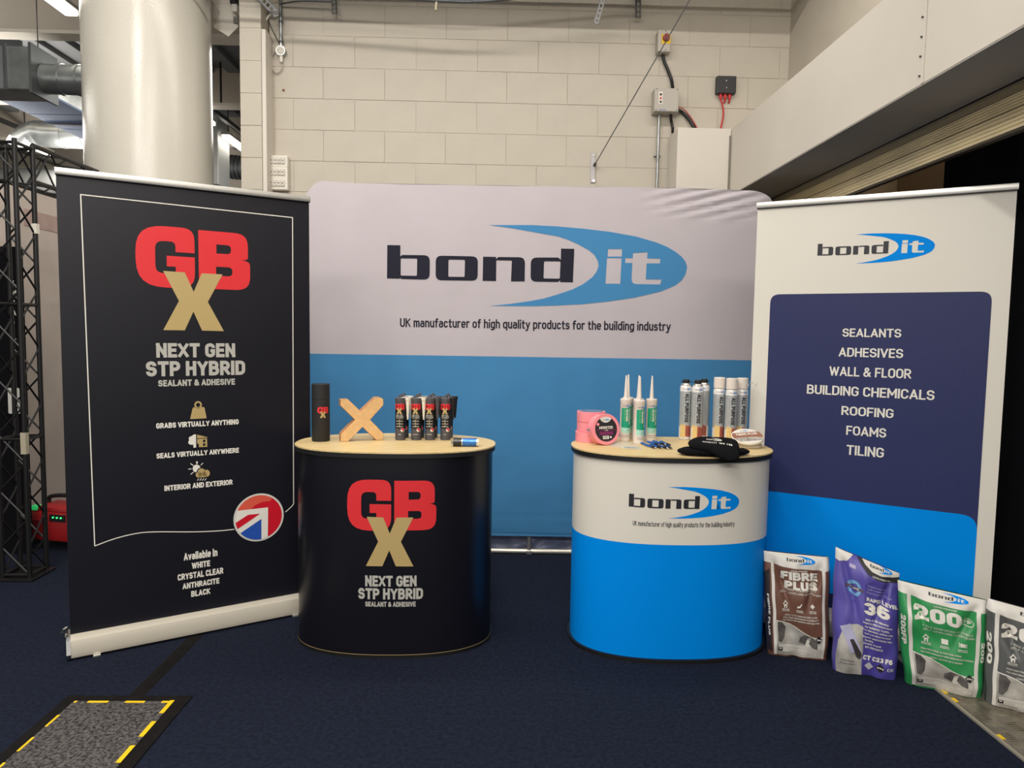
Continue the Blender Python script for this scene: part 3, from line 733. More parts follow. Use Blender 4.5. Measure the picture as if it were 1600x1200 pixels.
q = atY(366, -2, 5.42); MB().box(q, (.05, .06, .09), bev=.01).build('mounting_clamp', BLACK, sp)

# ================================================================== HALL BACKGROUND
def lamp(x, y0, y1, z, label, group):
    t = thing('strip_light', label, 'light', (x, (y0+y1)/2, z), group)
    MB().box((x, (y0+y1)/2, z), (.10, y1-y0, .04), bev=.008).build('diffuser', mat('lit_diffuser', (255, 247, 232), .4, emit=9), t)
    MB().box((x, (y0+y1)/2, z+.035), (.11, y1-y0, .03)).build('housing', mat('lamp_housing', (150, 146, 138), .5), t)
    for yy in (y0+.1, y1-.1): MB().cyl((x, yy, z+.05), (x, yy, ZC+.02), .006, n=6).build('hanger_rod', BLACKM, t)
G1 = 'strip lights hanging in the hall'
lamp(-3.38, 4.85, 5.86, 3.9, 'lit strip light at the top left, running up to the round column', G1)
lamp(-3.47, 7.8, 8.84, 3.9, 'lit strip light between column and pier, nearer and higher of two', G1)
lamp(-3.50, 9.36, 10.4, 3.9, 'lit strip light between column and pier, farther and lower of two', G1)
lamp(-6.42, 8.1, 9.35, 3.9, 'lit strip light at the left edge above the black truss', G1)
lamp(-6.45, 9.9, 10.55, 3.9, 'lit strip light left, just above the corner of the black banner', G1)
tag(MB().box((-3.40, 9.0, 4.03), (.05, 5.6, .05)).build('lighting_rail', BLACKM, origin=(-3.47, 9, 3.99)), 'dark lighting rail above the strip lights between column and pier', 'rail')
tag(MB().box((-6.34, 7.9, 4.04), (.05, 5.5, .05)).build('lighting_rail', BLACKM, origin=(-6.38, 7.9, 4)), 'dark lighting rail at the far left above the truss', 'rail')
def spiral_duct(name, A, B, r, label, m=STEEL, elbow=None, n=7):
    A = V(A); B = V(B); t = thing(name, label, 'duct', A)
    MB().cyl(A, B, r, n=28).build('pipe', m, t, smooth=40)
    d = (B-A)
    for k in range(1, n):
        c_ = A+d*k/n; MB().cyl(c_-d.normalized()*.012, c_+d.normalized()*.012, r+.008, n=28).build('seam_ring', m, t, smooth=40)
    if elbow:
        k = 7; pts = [V(p) for p in elbow]
        for i in range(len(pts)-1):
            e = (pts[i+1]-pts[i]).normalized()*.01
            MB().cyl(pts[i]-e, pts[i+1]+e, r*.995, n=24).build('elbow_segment', m, t, smooth=40)
    return t
# horizontal duct near left
q = atY(52, 123, 5.76); spiral_duct('spiral_duct', (q.x+.10, 5.76, q.z), (-2.6, 5.76, q.z-.02), .112, 'shiny round spiral duct crossing behind the column at the upper left')
# rectangular duct end box + long duct running away
rd = thing('rectangular_duct', 'large rectangular galvanised duct with a blue reflection coloured on its underside, upper left', 'duct', (-4.1, 6.5, 3.4))
x1, x2 = -3.86, -4.42; y1, y2 = 5.93, 8.4
MB().box(((x1+x2)/2, (y1+y2)/2, 3.56), (x1-x2, y2-y1, .26)).build('casing', STEEL, rd)
for k in range(5):
    ya = y1+(y2-y1)*k/5; yb = y1+(y2-y1)*(k+1)/5-.02
    MB().box(((x1+x2)/2, (ya+yb)/2, 3.425), (x1-x2-.01, yb-ya, .012)).build('underside_panel', BLUED, rd)
for yy in (y1+.01, 7.2, 8.38): MB().box(((x1+x2)/2, yy, 3.56), (x1-x2+.05, .03, .31)).build('flange', STEELD, rd)
bx = thing('duct_box', 'galvanised duct box at the left edge under the beam, feeding the round duct', 'duct', (-4.9, 5.7, 3.4))
q0 = atY(50, 72, 5.6); q1 = atY(50, 140, 5.6)
MB().box((q0.x-.76, 5.75, (q0.z+q1.z)/2), (1.5, .30, q0.z-q1.z), bev=.01).build('casing', STEEL, bx)
MB().box((q0.x-.20, 5.59, (q0.z+q1.z)/2), (.02, .02, q0.z-q1.z+.02)).build('standing_seam', STEELD, bx)
MB().box((q0.x-.012, 5.75, (q0.z+q1.z)/2), (.02, .33, q0.z-q1.z+.05)).build('flange', STEELD, bx)
q = atY(70, 210, 8.8)
qe = [atY(x, y, 8.8) for x, y in ((70, 209), (58, 208), (46, 213), (36, 222), (30, 233))]
spiral_duct('elbow_duct', (q.x, 8.8, q.z), (atY(290, 200, 8.8).x, 8.8, q.z-.04), .15, 'round galvanised duct with an elbow left of the column', elbow=qe)
q = atY(85, 290, 11.2); spiral_duct('low_duct', (-10, 11.2, q.z), (atY(290, 200, 11.2).x, 11.2, q.z-.05), .28, 'wide pale round duct far behind the truss, low', m=mat('pale_duct', (170, 172, 170), .5, .4), n=6)
q = atY(350, 266, 10.9); spiral_duct('flexible_duct', (q.x-.35, 10.9, q.z+.08), (q.x+1.2, 10.9, q.z-.02), .17, 'dark ribbed duct far behind, between column and pier', m=STEELD, n=26)
q = atY(337, 245, 9.6)
tag(MB().box((q.x-.12, 9.6, (q.z-.4+ZC+.03)/2), (.46, .4, ZC+.03-q.z+.4), bev=.01).build('duct_drop', mat('pale_duct', (170, 172, 170), .5, .4), origin=(q.x, 9.6, q.z)), 'pale rectangular duct drop seen beside the column, far off', 'duct')
tag(MB().cyl(atY(98, 175, 7.6), atY(126, 176, 7.6), .012, n=8).build('duct_hanger', STEELD, origin=atY(98, 175, 7.6)), 'thin bracket rod below the round spiral duct', 'rod')
for k, (px, Yq) in enumerate(((60, 5.76), (128, 5.76))):
    q = atY(px, 95, Yq); tag(MB().cyl((q.x, Yq, 3.49), (q.x, Yq, ZC), .004, n=6).build('hanger_rod', BLACKM, origin=(q.x, Yq, 3.9)), 'thin hanger rod holding the round spiral duct, %s one' % ('left', 'right')[k], 'rod', 'duct hanger rods')
q = atY(345, 130, 8.0); tag(MB().cyl((q.x, 8.0, 3.9), (q.x, 8.0, ZC), .012, n=6).build('hanger_rod', BLACKM, origin=(q.x, 8, 3.9)), 'dark hanger rod between column and pier', 'rod')
# box truss tower + horizontal run
def truss_faces(t, chords, z0, z1, pitch, axis='z'):
    for c in chords: pass
S_ = .15
xr = atY(38, 660, 3.95).x; ztop = atY(30, 216, 3.95).z
tw = thing('truss_tower', 'black lattice truss tower at the left edge beside the black banner', 'truss', (xr-S_/2, 3.95+S_/2, 0))
cs = [(xr, 3.95), (xr, 3.95+S_), (xr-S_, 3.95+S_), (xr-S_, 3.95)]
for x, y in cs: MB().cyl((x, y, .01), (x, y, ztop), .0135, n=10).build('chord', BLACKM, tw, smooth=40)
n = 15; pz = (ztop-.05)/n
for i in range(4):
    a = cs[i]; b2 = cs[(i+1) % 4]; br_ = MB()
    for k in range(n):
        z0 = .03+pz*k; f = k % 2; p, q = (a, b2) if f else (b2, a)
        br_.cyl((p[0], p[1], z0), (q[0], q[1], z0+pz), .0055, n=6)
    br_.build('lacing', BLACKM, tw)
for z in (.03, .8, 1.55, ztop-.02):
    b = MB()
    for i in range(4): b.cyl((*cs[i], z), (*cs[(i+1) % 4], z), .009, n=8)
    b.build('collar_frame', BLACKM, tw)
MB().box((xr-S_/2, 3.95+S_/2, .008), (.22, .22, .012), bev=.002).build('base_plate', BLACKM, tw)
MB().box((xr+.002, 3.95+S_-.002, 1.98), (.029, .029, .055)).build('paper_tag', WP, tw)
MB().box((xr-.001, 3.949, .78), (.029, .029, .12)).build('paper_tag', mat('aged_paper', (176, 168, 146), .8), tw)
hr = thing('truss_beam', 'black horizontal lattice truss running back from the tower top at the left', 'truss', (xr-S_/2, 4.4, ztop))
hz = [(xr, ztop), (xr, ztop-.2), (xr-S_, ztop-.2), (xr-S_, ztop)]
for x, z in hz: MB().cyl((x, 4.1, z), (x, 4.75, z), .0135, n=10).build('chord', BLACKM, hr, smooth=40)
for i in range(4):
    a = hz[i]; b2 = hz[(i+1) % 4]; br_ = MB()
    for k in range(4):
        p, q = (a, b2) if k % 2 else (b2, a)
        br_.cyl((p[0], 4.1+k*.16, p[1]), (q[0], 4.1+(k+1)*.16, q[1]), .0055, n=6)
    br_.build('lacing', BLACKM, hr)
hl = thing('truss_beam', 'black horizontal lattice truss leaving the tower towards the left edge', 'truss', (xr-1, 4.0, ztop))
for dz in (0, -.2):
    for dy in (0, S_): MB().cyl((xr-S_, 3.95+dy, ztop+dz), (xr-2.2, 3.95+dy, ztop+dz), .0135, n=10).build('chord', BLACKM, hl, smooth=40)
for dy in (0, S_):
    b = MB()
    for k in range(10): b.cyl((xr-S_-k*.2, 3.95+dy, ztop-.2*(k % 2)), (xr-S_-(k+1)*.2, 3.95+dy, ztop-.2*((k+1) % 2)), .0055, n=6)
    b.build('lacing', BLACKM, hl)
# dark banner flag with letters behind truss
Pq = Plane(atY(8, 700, 4.4).xy.to_3d(), atY(36, 700, 4.4).xy.to_3d())
fl = thing('flag_banner', 'narrow black upright banner with white letters behind the truss tower', 'banner', Pq.A)
zt_ = atY(20, 385, 4.4).z
MB().box(Pq.A+Pq.u*(Pq.w/2-.02)+V((0, .02, zt_/2)), (Pq.w+.08, .02, zt_)).build('cloth', DRAPE, fl)
k_ = []
for s_, y_, h_ in (('L', 442, 7), ('M', 457, 7), ('P', 471, 4), ('A', 489, 8), ('P', 505, 4), ('L', 527, 7), ('P', 540, 4)):
    u0_, v0_ = Pq.uv(21, y_+h_/2); u1_, v1_ = Pq.uv(27 if h_ > 5 else 25, y_-h_/2); k_.append(T(s_, u0_, u1_, v0_, v1_, .03))
decal('lettering', mat('soft_white', (206, 204, 198), .6), fl, k_, Pq.S(-.012+.022))
u0_, v0_ = Pq.uv(15, 646); u1_, v1_ = Pq.uv(32, 606)
decal('white_patch', mat('soft_white', (206, 204, 198), .6), fl, [fill(rect(u0_, u1_, v0_, v1_, .01))], Pq.S(.010))
u0_, v0_ = Pq.uv(16, 420); u1_, v1_ = Pq.uv(27, 362)
b = MB(); n = 60; vs = []
xa_, xb2 = -4.9, atY(40, 700, 4.55).x; zc_ = atY(20, 392, 4.55).z
for i in range(n+1):
    x = xa_+(xb2-xa_)*i/n; y = 4.56+.012*sin(i*1.1); vs += [(x, y, .01), (x, y, zc_), (x, y+.012, .01), (x, y+.012, zc_)]
b.add(vs, [(4*i+a, 4*i+4+a, 4*i+5+a, 4*i+1+a) for i in range(n) for a in (0, 2)]+[(4*i+1, 4*i+5, 4*i+7, 4*i+3) for i in range(n)])
tag(b.build('black_curtain', DRAPE, origin=(-4, 4.56, 0), smooth=80), 'waist-high black curtain screen at the far left edge behind the truss tower', 'curtain')
# red fan heater / blower
rb = thing('red_power_case', 'red portable site unit with black carry handle on the floor behind the truss', 'equipment', atZ(80, 846))
c = atZ(82, 858)+V((.03, .10, 0)); RC = mat('red_case_plastic', (176, 32, 36), .45, var=.15, vs=6)
R = Matrix.Rotation(radians(-14), 3, 'Z')
MB().box(c+V((0, 0, .15)), (.36, .24, .20), R, bev=.03).build('body', RC, rb, smooth=30)
MB().box(c+V((0, -.01, .25)), (.30, .20, .05), R, bev=.02).build('top_cover', RC, rb, smooth=30)
MB().tube(smoothp([c+R@V((-.13, 0, .26)), c+R@V((-.11, 0, .315)), c+R@V((.06, 0, .325)), c+R@V((.13, 0, .26))]), .014, 8).build('carry_handle', BLACK, rb, smooth=50)
for s_ in (-1, 1): MB().box(c+R@V((s_*.15, -.10, .045)), (.05, .05, .05), R, bev=.01).build('foot', BLACK, rb)
MB().box(c+R@V((.06, -.122, .21)), (.12, .006, .045), R).build('control_panel', BLACK, rb)
for k in range(3): MB().cyl(c+R@V((.03+k*.03, -.124, .215)), c+R@V((.03+k*.03, -.13, .215)), .005, n=8).build('green_indicator', mat('green_led', (60, 230, 120), .4, emit=2.5), rb)
MB().box(c+R@V((-.13, -.09, .262)), (.05, .05, .03), R, bev=.006).build('green_indicator', mat('green_glow', (40, 170, 90), .4, emit=.7), rb)
b = MB()
for k in range(7): b.box(c+R@V((-.10, -.121, .10+.014*k)), (.13, .006, .006), R)
b.build('vent_slats', mat('dark_red', (110, 18, 22), .5), rb)
# mat with hazard tape
m1, m2, m3, m0 = atZ(112, 1100), atZ(273, 1098), atZ(188, 1196), atZ(8, 1198)
xa, xb_, ya, yb = (m1.x+m0.x)/2-.002, (m2.x+m3.x)/2, 1.9, (m1.y+m2.y)/2
mt = thing('floor_hatch', 'grey carpeted floor box lid edged with yellow dashes and black tape, bottom left', 'floor box', ((xa+xb_)/2, (ya+yb)/2, 0))
MB().box(((xa+xb_)/2, (ya+yb)/2, .0065), (xb_-xa, yb-ya, .005)).build('carpet_insert', GREYC, mt)
b = MB(); w_ = .05
b.box(((xa+xb_)/2, yb+w_/2-.006, .003), (xb_-xa+2*w_, w_+.01, .004)).box((xa-w_/2+.006, (ya+yb)/2, .0028), (w_+.01, yb-ya+w_, .004)).box((xb_+w_/2-.006, (ya+yb)/2, .0028), (w_+.01, yb-ya+w_, .004))
b.build('tape_border', BTAPE, mt)
for side, pts in ((0, [(115, 1101, 119, 1101), (138, 1099.5, 170, 1099.5), (198, 1098, 228, 1098.5), (255, 1098, 273, 1098)]),):
    for p in pts:
        a, b2 = atZ(p[0], p[1]), atZ(p[2], p[3]); MB().box(((a.x+b2.x)/2, yb-.006, .0095), (b2.x-a.x, .013, .0012)).build('yellow_dash', YTAPE, mt)
for (px0, py0, px1, py1) in ((272, 1098, 250, 1118), (243, 1131, 219, 1155), (212, 1169, 185, 1196)):
    a, b2 = atZ(px0, py0), atZ(px1, py1); MB().box((xb_-.008, (a.y+b2.y)/2, .0096), (.017, a.y-b2.y, .0012)).build('yellow_dash', YTAPE, mt)
for (px0, py0, px1, py1) in ((96, 1121, 75, 1139), (58, 1156, 33, 1178), (14, 1196, 0, 1208)):
    a, b2 = atZ(px0, py0), atZ(px1, py1); MB().box((xa+.004, (a.y+b2.y)/2, .0096), (.009, a.y-b2.y, .0012)).build('yellow_dash', YTAPE, mt)
a, b2 = atZ(209, 1092), atZ(300, 1000); d = (b2-a).normalized(); b2 = b2+d*.3; s_ = V((-d.y, d.x, 0))
tag(MB().prism([(-1, 0), (-.35, .004), (-.12, .0042), (0, .002), (.12, .0042), (.35, .004), (1, 0)], lambda x, y, h: (a.lerp(b2, h))+s_*x*.03+V((0, 0, y+.0008)), 0, 1).build('cable_cover_strip', BTAPE, origin=a), 'black tape cable strip on the carpet from the floor box to the black banner', 'tape strip')
# ================================================================== ROLL-UP BANNERS
def line(P, s, xl, ybl, xr, ybr, ytl, bold=.045, res=2, sp=1.0):
    u0_, v0_ = P.uv(xl, ybl); u1_, v1_ = P.uv(xr, ybr); _, vt = P.uv(xl, ytl)
    vb = (v0_+v1_)/2; return T(s, u0_, u1_, vb, vb+(vt-v0_), bold, res, sp=sp)
ZT = 2.087
def banner(pxL, pxR, label, sheet):
    A = atZ(*pxL, ZT); B = atZ(*pxR, ZT); A.z = B.z = 0
    P = Plane(A, B); W = P.w
    t = thing('roll_up_banner', label, 'banner', A+P.u*W/2)
    f = lambda u, d, z: P.A+P.u*u+P.n*d+V((0, 0, z))
    # cassette
    prof = [(.052, .012), (.056, .03), (.040, .085), (.012, .098), (-.06, .098), (-.10, .06), (-.10, .012)]
    MB().prism(prof, lambda x, y, h: f(h, x, y), .004, W-.004).build('cassette', ALUW, t, smooth=30)
    for e0, e1 in ((-.012, .004), (W-.004, W+.012)):
        MB().prism([(p[0]*1.06, p[1]*1.03-.001) for p in prof], lambda x, y, h: f(h, x, y), e0, e1).build('end_cap', CHROME, t)
    for uu in (.10, W-.10):
        MB().box(f(uu, -.02, .006), (.03, .17, .012), Matrix((P.u, P.n, V((0, 0, 1)))).transposed(), bev=.003).build('foot', ALU, t)
    q = f(-.014, .01, .115); MB().box(q, (.012, .025, .045), bev=.003).cyl(q+V((0, -.01, .005)), q+V((-.012, -.01, .005)), .006, n=10).build('side_clip', CHROME, t)
    # sheet, with a very slight slack
    loop = [(0.004, .095), (W-.004, .095), (W-.004, ZT-.012), (.004, ZT-.012)]
    b = MB(); n = 24; vs = []
    for i in range(n+1):
        u = .004+(W-.008)*i/n
        for z in (.095, ZT-.012): vs += [f(u, 0, z), f(u, -.0012, z)]
    k = 4; fs = []
    for i in range(n):
        a = i*k; c = a+k
        fs += [(a, c, c+2, a+2), (a+1, a+3, c+3, c+1), (a+2, c+2, c+3, a+3)]
    b.add(vs, fs+[(0, 2, 3, 1), (n*k, n*k+1, n*k+3, n*k+2)]).build('sheet', sheet, t)
    tb_ = MB().prism([(.010, ZT-.024), (.013, ZT-.012), (.010, ZT+.002), (-.012, ZT+.002), (-.012, ZT-.024)], lambda x, y, h: f(h, x, y), 0, W).build('top_rail', ALU, t, smooth=40)
    MB().prism([(.0135, ZT-.0275), (.0135, ZT-.0245), (-.012, ZT-.0245), (-.012, ZT-.0275)], lambda x, y, h: f(h, x, y), 0.002, W-.002).build('rail_gasket', BRUB, t)
    MB().cyl(f(W/2, -.03, .05), f(W/2, -.016, ZT-.02), .010, n=12).build('support_pole', ALU, t, smooth=40)
    return t, P
lb, P = banner((85, 262), (484, 308), 'tall black roll-up banner with big red letters over a gold cross, on the left', PBLACK)
# printed frame line
pl = [(240, 831), (210, 833.5), (190, 838), (170, 844), (148, 853), (126, 304), (457, 340), (459, 787), (454, 794), (446, 800)]
st1 = P.L(smoothp([V((x, y, 0)) for x, y in ((366, 827), (340, 829.5), (300, 831), (240, 831), (210, 834), (178, 842), (148, 853))], 4)) 
st2 = P.L([(148, 853), (126, 304), (457, 340), (458.7, 787)]); st3 = P.L([(458.7, 787), (456, 791), (446, 800)])
decal('frame_line', PWHITE, lb, [stroke(st1, .0042), stroke(st2, .0042), stroke(st3, .0042)], P.S(.0008))
uL, _ = P.uv(212.5, 420); uR, _ = P.uv(391, 430); _, vt = P.uv(270, 354.5); _, vb = P.uv(303, 517)
h = vt-vb; ga, gb_ = gbx((uL+uR)/2, vb, h, (uR-uL)/h/1.02)
decal('red_letters', PRED, lb, ga, P.S(.0008)); decal('gold_cross', PGOLD, lb, gb_, P.S(.0014))
L_ = lambda *a, **k: line(P, *a, **k)
decal('grey_lettering', PGREY, lb, [L_('NEXT GEN', 243.2, 558.8, 368.5, 558, 536), L_('STP HYBRID', 228.3, 588.4, 383.1, 585.6, 564.6), L_('SEALANT & ADHESIVE', 247.2, 604.3, 367.3, 600.8, 594.2)], P.S(.0008))
for s_, a in (('GRABS VIRTUALLY ANYTHING', (244.1, 670.3, 372.9, 662.4, 661.8)), ('SEALS VIRTUALLY ANYWHERE', (244.5, 717, 373.3, 706.9, 708.8)), ('INTERIOR AND EXTERIOR', (256.9, 767.9, 363.7, 756.6, 759.4))):
    decal('white_lettering', PWHITE, lb, [L_(s_, *a)], P.S(.0008))
decal('colour_list_lettering', PWHITE, lb, [L_('Available in', 287, 876.6, 339.8, 868.2, 864.4), L_('WHITE', 299.5, 888, 328.3, 885.4, 878.5), L_('CRYSTAL CLEAR', 277.7, 906.5, 349.3, 896.9, 896.6), L_('ANTHRACITE', 285, 920, 342.8, 912.3, 911), L_('BLACK', 298.8, 931.8, 329, 928.7, 922.6)], P.S(.0008))
c2p = lambda pts: P.L([(220+x/7.272, 615+y/7.272) for x, y in [p[:2] for p in pts]])
decal('weight_icon', PGOLD, lb, [fill(c2p(rpoly([(590, 157, 18), (722, 152, 18), (748, 280, 10), (560, 290, 10)]))), fill(c2p(circ(651, 128, 43)), c2p(circ(651, 128, 24)))], P.S(.0008))
decal('tree_icon', PWHITE, lb, [fill(c2p([(628, 463), (628, 612), (598, 614), (598, 582), (560, 580), (540, 565), (540, 545), (550, 532), (544, 508), (556, 488), (578, 482), (600, 465)]))], P.S(.0008))
decal('house_icon', PGOLD, lb, [fill(c2p([(640, 466), (768, 498), (640, 509)])), fill(c2p([(640, 516), (752, 509), (755, 604), (660, 608), (659, 570), (640, 568)]), c2p([(706, 524), (734, 522), (734, 552), (706, 554)]), c2p([(706, 566), (734, 564), (734, 592), (706, 594)]))], P.S(.0008))
cl_ = lambda g: [fill(c2p(circ(690, 893, 44+g))), fill(c2p(circ(745, 905, 40+g))), fill(c2p(circ(656, 922, 33+g))), fill(c2p([(656, 900), (745, 900), (752, 945+g), (650, 955+g)]))]
sunr = [fill(c2p([(628, 770), (648, 770), (645, 800), (630, 800)]))]+[stroke(c2p(q), .0035) for q in (((564, 795), (598, 817)), ((706, 788), (682, 812)), ((540, 858), (577, 855)), ((566, 918), (598, 892)))]
decal('sun_icon', PWHITE, lb, [fill(c2p(circ(634, 852, 45)))]+sunr+[stroke(c2p(((642+28*k, 988), (660+28*k, 962))), .003) for k in range(4)], P.S(.0008))
decal('cloud_gap', PBLACK, lb, cl_(11)[:3], P.S(.0012)); decal('cloud_icon', PGOLD, lb, cl_(0), P.S(.0017))
# round flag badge
cu_, cv_ = P.uv(404.6, 808.3); _, a_ = P.uv(404.6, 771); _, b2_ = P.uv(404.6, 845.5); R_ = (a_-b2_)/2
C0 = circ(cu_, cv_, R_, 48); C1 = circ(cu_, cv_, R_*.925, 48)
bd_ = decal('badge_ring', mat('silver_ring_print', (214, 212, 204), .4), lb, [fill(C0)], P.S(.0012))
c3p = lambda pts: clip(P.L([(350+x/5.457, 755+y/5.457) for x, y in pts]), C1)
decal('badge_red', mat('badge_red', (206, 24, 44), .35), bd_, [fill(C1)], P.S(.0017))
decal('badge_highlight', mat('badge_orange', (222, 92, 72), .35), bd_, [fill(c3p([(60, 300), (60, 60), (380, 60), (405, 135), (390, 152), (330, 158), (270, 185), (225, 222), (110, 235)][::-1]))], P.S(.0021))
decal('badge_white', PWHITE, bd_, [fill(c3p([(60, 240), (375, 205), (372, 540), (60, 540)][::-1]))], P.S(.0025))
decal('badge_blue', mat('badge_blue', (40, 84, 176), .35), bd_, [fill(c3p([(318, 303), (318, 540), (40, 540), (40, 492)][::-1]))], P.S(.003))
decal('badge_red_stripe', mat('badge_red', (206, 24, 44), .35), bd_, [fill(c3p([(308, 258), (205, 268), (60, 362), (60, 428)][::-1]))], P.S(.003))

rbn, P = banner((1183, 318), (1592, 287), 'tall white roll-up banner with a navy panel listing product kinds, on the right', PCREAM)
def navymat():
    m = mat('navy_weave_print', (42, 50, 100), .42, spec=.25)
    nt = m.node_tree; tc = nt.nodes.new('ShaderNodeTexCoord'); m1 = nt.nodes.new('ShaderNodeMapping'); m2 = nt.nodes.new('ShaderNodeMapping')
    m1.inputs['Rotation'].default_value = (0, 0, -atan2(P.u.y, P.u.x)); m1.inputs['Scale'].default_value = (1, 0, 1)
    m1.vector_type = 'POINT'; m2.inputs['Rotation'].default_value = (0, radians(45), 0)
    r_ = nt.nodes.new('ShaderNodeMapping'); r_.inputs['Rotation'].default_value = (0, 0, -atan2(P.u.y, P.u.x)); m1.inputs['Rotation'].default_value = (0, 0, 0)
    ck = nt.nodes.new('ShaderNodeTexChecker'); ck.inputs['Scale'].default_value = 210
    ck.inputs['Color1'].default_value = (lin(.225), lin(.25), lin(.42), 1); ck.inputs['Color2'].default_value = (lin(.135), lin(.155), lin(.32), 1)
    L = nt.links.new
    L(tc.outputs['Object'], r_.inputs[0]); L(r_.outputs[0], m1.inputs[0]); L(m1.outputs[0], m2.inputs[0]); L(m2.outputs[0], ck.inputs[0]); L(ck.outputs[0], nt.nodes['Principled BSDF'].inputs['Base Color']); return m
NV = navymat()
ua, va = P.uv(1202, 462); ub, vb = P.uv(1552, 453); u3, v3 = P.uv(1193, 769); u4, v4 = P.uv(1527, 803)
ua = (ua+u3)/2; ub = (ub+u4)/2; va = (va+vb)/2; v3 = (v3+v4)/2
_, v5 = P.uv(1196, 902); _, v6 = P.uv(1196, 930)
decal('navy_panel', NV, rbn, [fill(rpoly([(ua, v6, .0), (ub, v6, 0), (ub, va, .045), (ua, va, .045)]))], P.S(.0008))
decal('blue_panel', PBLUE, rbn, [fill(rpoly([(ua, v5-.01, .0), (ub, v5-.04, 0), (ub, v3, .07), (ua, v3, .05)]))], P.S(.0014))
u0_, v0_ = P.uv(1277, 398); u1_, v1_ = P.uv(1461, 383); _, vt = P.uv(1343, 365.5); _, vb = P.uv(1343, 411.5)
wd = u1_-u0_; ink, sw = bondit(u0_, vb, wd, (vt-vb)/(.276*wd))
decal('logo_letters', PINK_, rbn, ink, P.S(.0008)); decal('logo_swoosh', PBLUE, rbn, sw, P.S(.0008))
for a in (('SEALANTS', 1316.2, 526.4, 1408, 527.2, 513.4), ('ADHESIVES', 1310, 557.5, 1410.9, 559, 543.6), ('WALL & FLOOR', 1295.4, 586.9, 1424, 591.4, 572.6), ('BUILDING CHEMICALS', 1260.6, 615.9, 1459.9, 624.4, 601.6), ('ROOFING', 1314.5, 648.9, 1395.8, 652.6, 635), ('FOAMS', 1321.9, 680, 1384.4, 683.2, 665.7), ('TILING', 1322.3, 711, 1380.7, 714.3, 695.9)):
    decal('white_lettering', PWHITE, rbn, [line(P, *a, bold=.018)], P.S(.0016))
decal('web_lettering', PWHITE, rbn, [line(P, 'w', 1288, 914, 1297, 915, 907, bold=.01)], P.S(.002))
# ================================================================== BACKDROP
A = atZ(829, 868); ru = r0.copy()
uu = lambda px, py, : None
Pb = Plane(A, A+ru)
uL, _ = Pb.uv(470, 330); uR, _ = Pb.uv(1214, 330)
A = A+ru*uL+V((0, .02, 0)); Pb = Plane(A, A+ru); W = uR-uL
zt_ = 2.352; zb_ = .122
bd = thing('fabric_backdrop', 'wide fabric exhibition backdrop, grey-white above and blue below, with a big swoosh logo', 'backdrop', A+ru*W/2)
def SB(off):
    def S(u, v):
        d = .0035*noise.noise(V((u*2.2, v*1.3, 0)))
        k = max(0, 1-hypot((u-(W-.35))/.55, (v-(zt_-.08))/.16)); d += .007*k*sin((v*2.2-u*.55)*46)
        k = max(0, 1-hypot((u-(W*.5))/1.2, (v-(zb_+.07))/.10)); d += .004*k*sin(v*110+u*2)
        return Pb.A+Pb.u*u+V((0, 0, v))+Pb.n*(d+off)
    return S
RC_ = rpoly([(0, zb_, .02), (W, zb_, .02), (W, zt_-.012, .17), (W-.6, zt_, 0), (W*.5, zt_-.002, 0), (.30, zt_+.0, 0), (.10, zt_+.012, .05), (0, zt_-.10, .14)], 8)
fc = decal('fabric_cover', FAB, bd, [fill(RC_)], SB(0), .06, .03)
b = MB(); n = len(RC_)
vs = [SB(0)(x, y) for x, y in RC_]+[SB(-.035)(x, y) for x, y in RC_]
b.add(vs, [(i, (i+1) % n, n+(i+1) % n, n+i) for i in range(n)]).build('side_hem', FAB, bd, smooth=60)
decal('back_cover', FAB, bd, [fill(RC_)], SB(-.035), .2, .2)
_, vb = Pb.uv(483, 552.5); 
low = clip(RC_, [(-1, -1), (9, -1), (9, vb), (-1, vb)])
decal('blue_lower_panel', FABB, bd, [fill([p for p in low])], SB(.0008), .06, .03)
u0_, v0_ = Pb.uv(604.5, 430); u1_, _ = Pb.uv(1073.5, 420); _, vbot = Pb.uv(770, 477.5); _, vtop = Pb.uv(763, 350)
wd = u1_-u0_; ink, sw = bondit(u0_, vbot, wd, (vtop-vbot)/(.276*wd))
decal('logo_letters', FABN, bd, ink, SB(.0012), .06, .03); decal('logo_swoosh', FABL, bd, sw, SB(.0012), .06, .03)
u0_, v0_ = Pb.uv(625, 514); u1_, _ = Pb.uv(1048.3, 510); _, v1_ = Pb.uv(625, 496.5)
decal('slogan_lettering', FABN, bd, [T('UK manufacturer of high quality products for the building industry', u0_, u1_, v0_, v1_, .022)], SB(.0012))
MB().cyl(Pb.S(-.02)(0.02, .0165), Pb.S(-.02)(W-.02, .0165), .0155, n=14).build('bottom_tube', mat('bright_tube', (226, 220, 206), .3, .5), bd, smooth=40)
um = Pb.uv(827, 850)[0]
for uq in (um, .06, W-.06):
    MB().cyl(Pb.S(-.018)(uq, .03), Pb.S(-.018)(uq, zt_-.05), .0135, n=12).build('upright_pole', mat('grey_tube', (140, 140, 140), .4, .4), bd, smooth=40)
    MB().box(Pb.S(-.02)(uq, .012), (.035, .05, .022), bev=.003).build('pole_shoe', mat('grey_tube', (140, 140, 140), .4, .4), bd)
for uq in (.3, W-.3): MB().box(Pb.S(-.05)(uq, .006), (.08, .42, .010), bev=.002).build('foot_plate', mat('grey_tube', (140, 140, 140), .4, .4), bd)
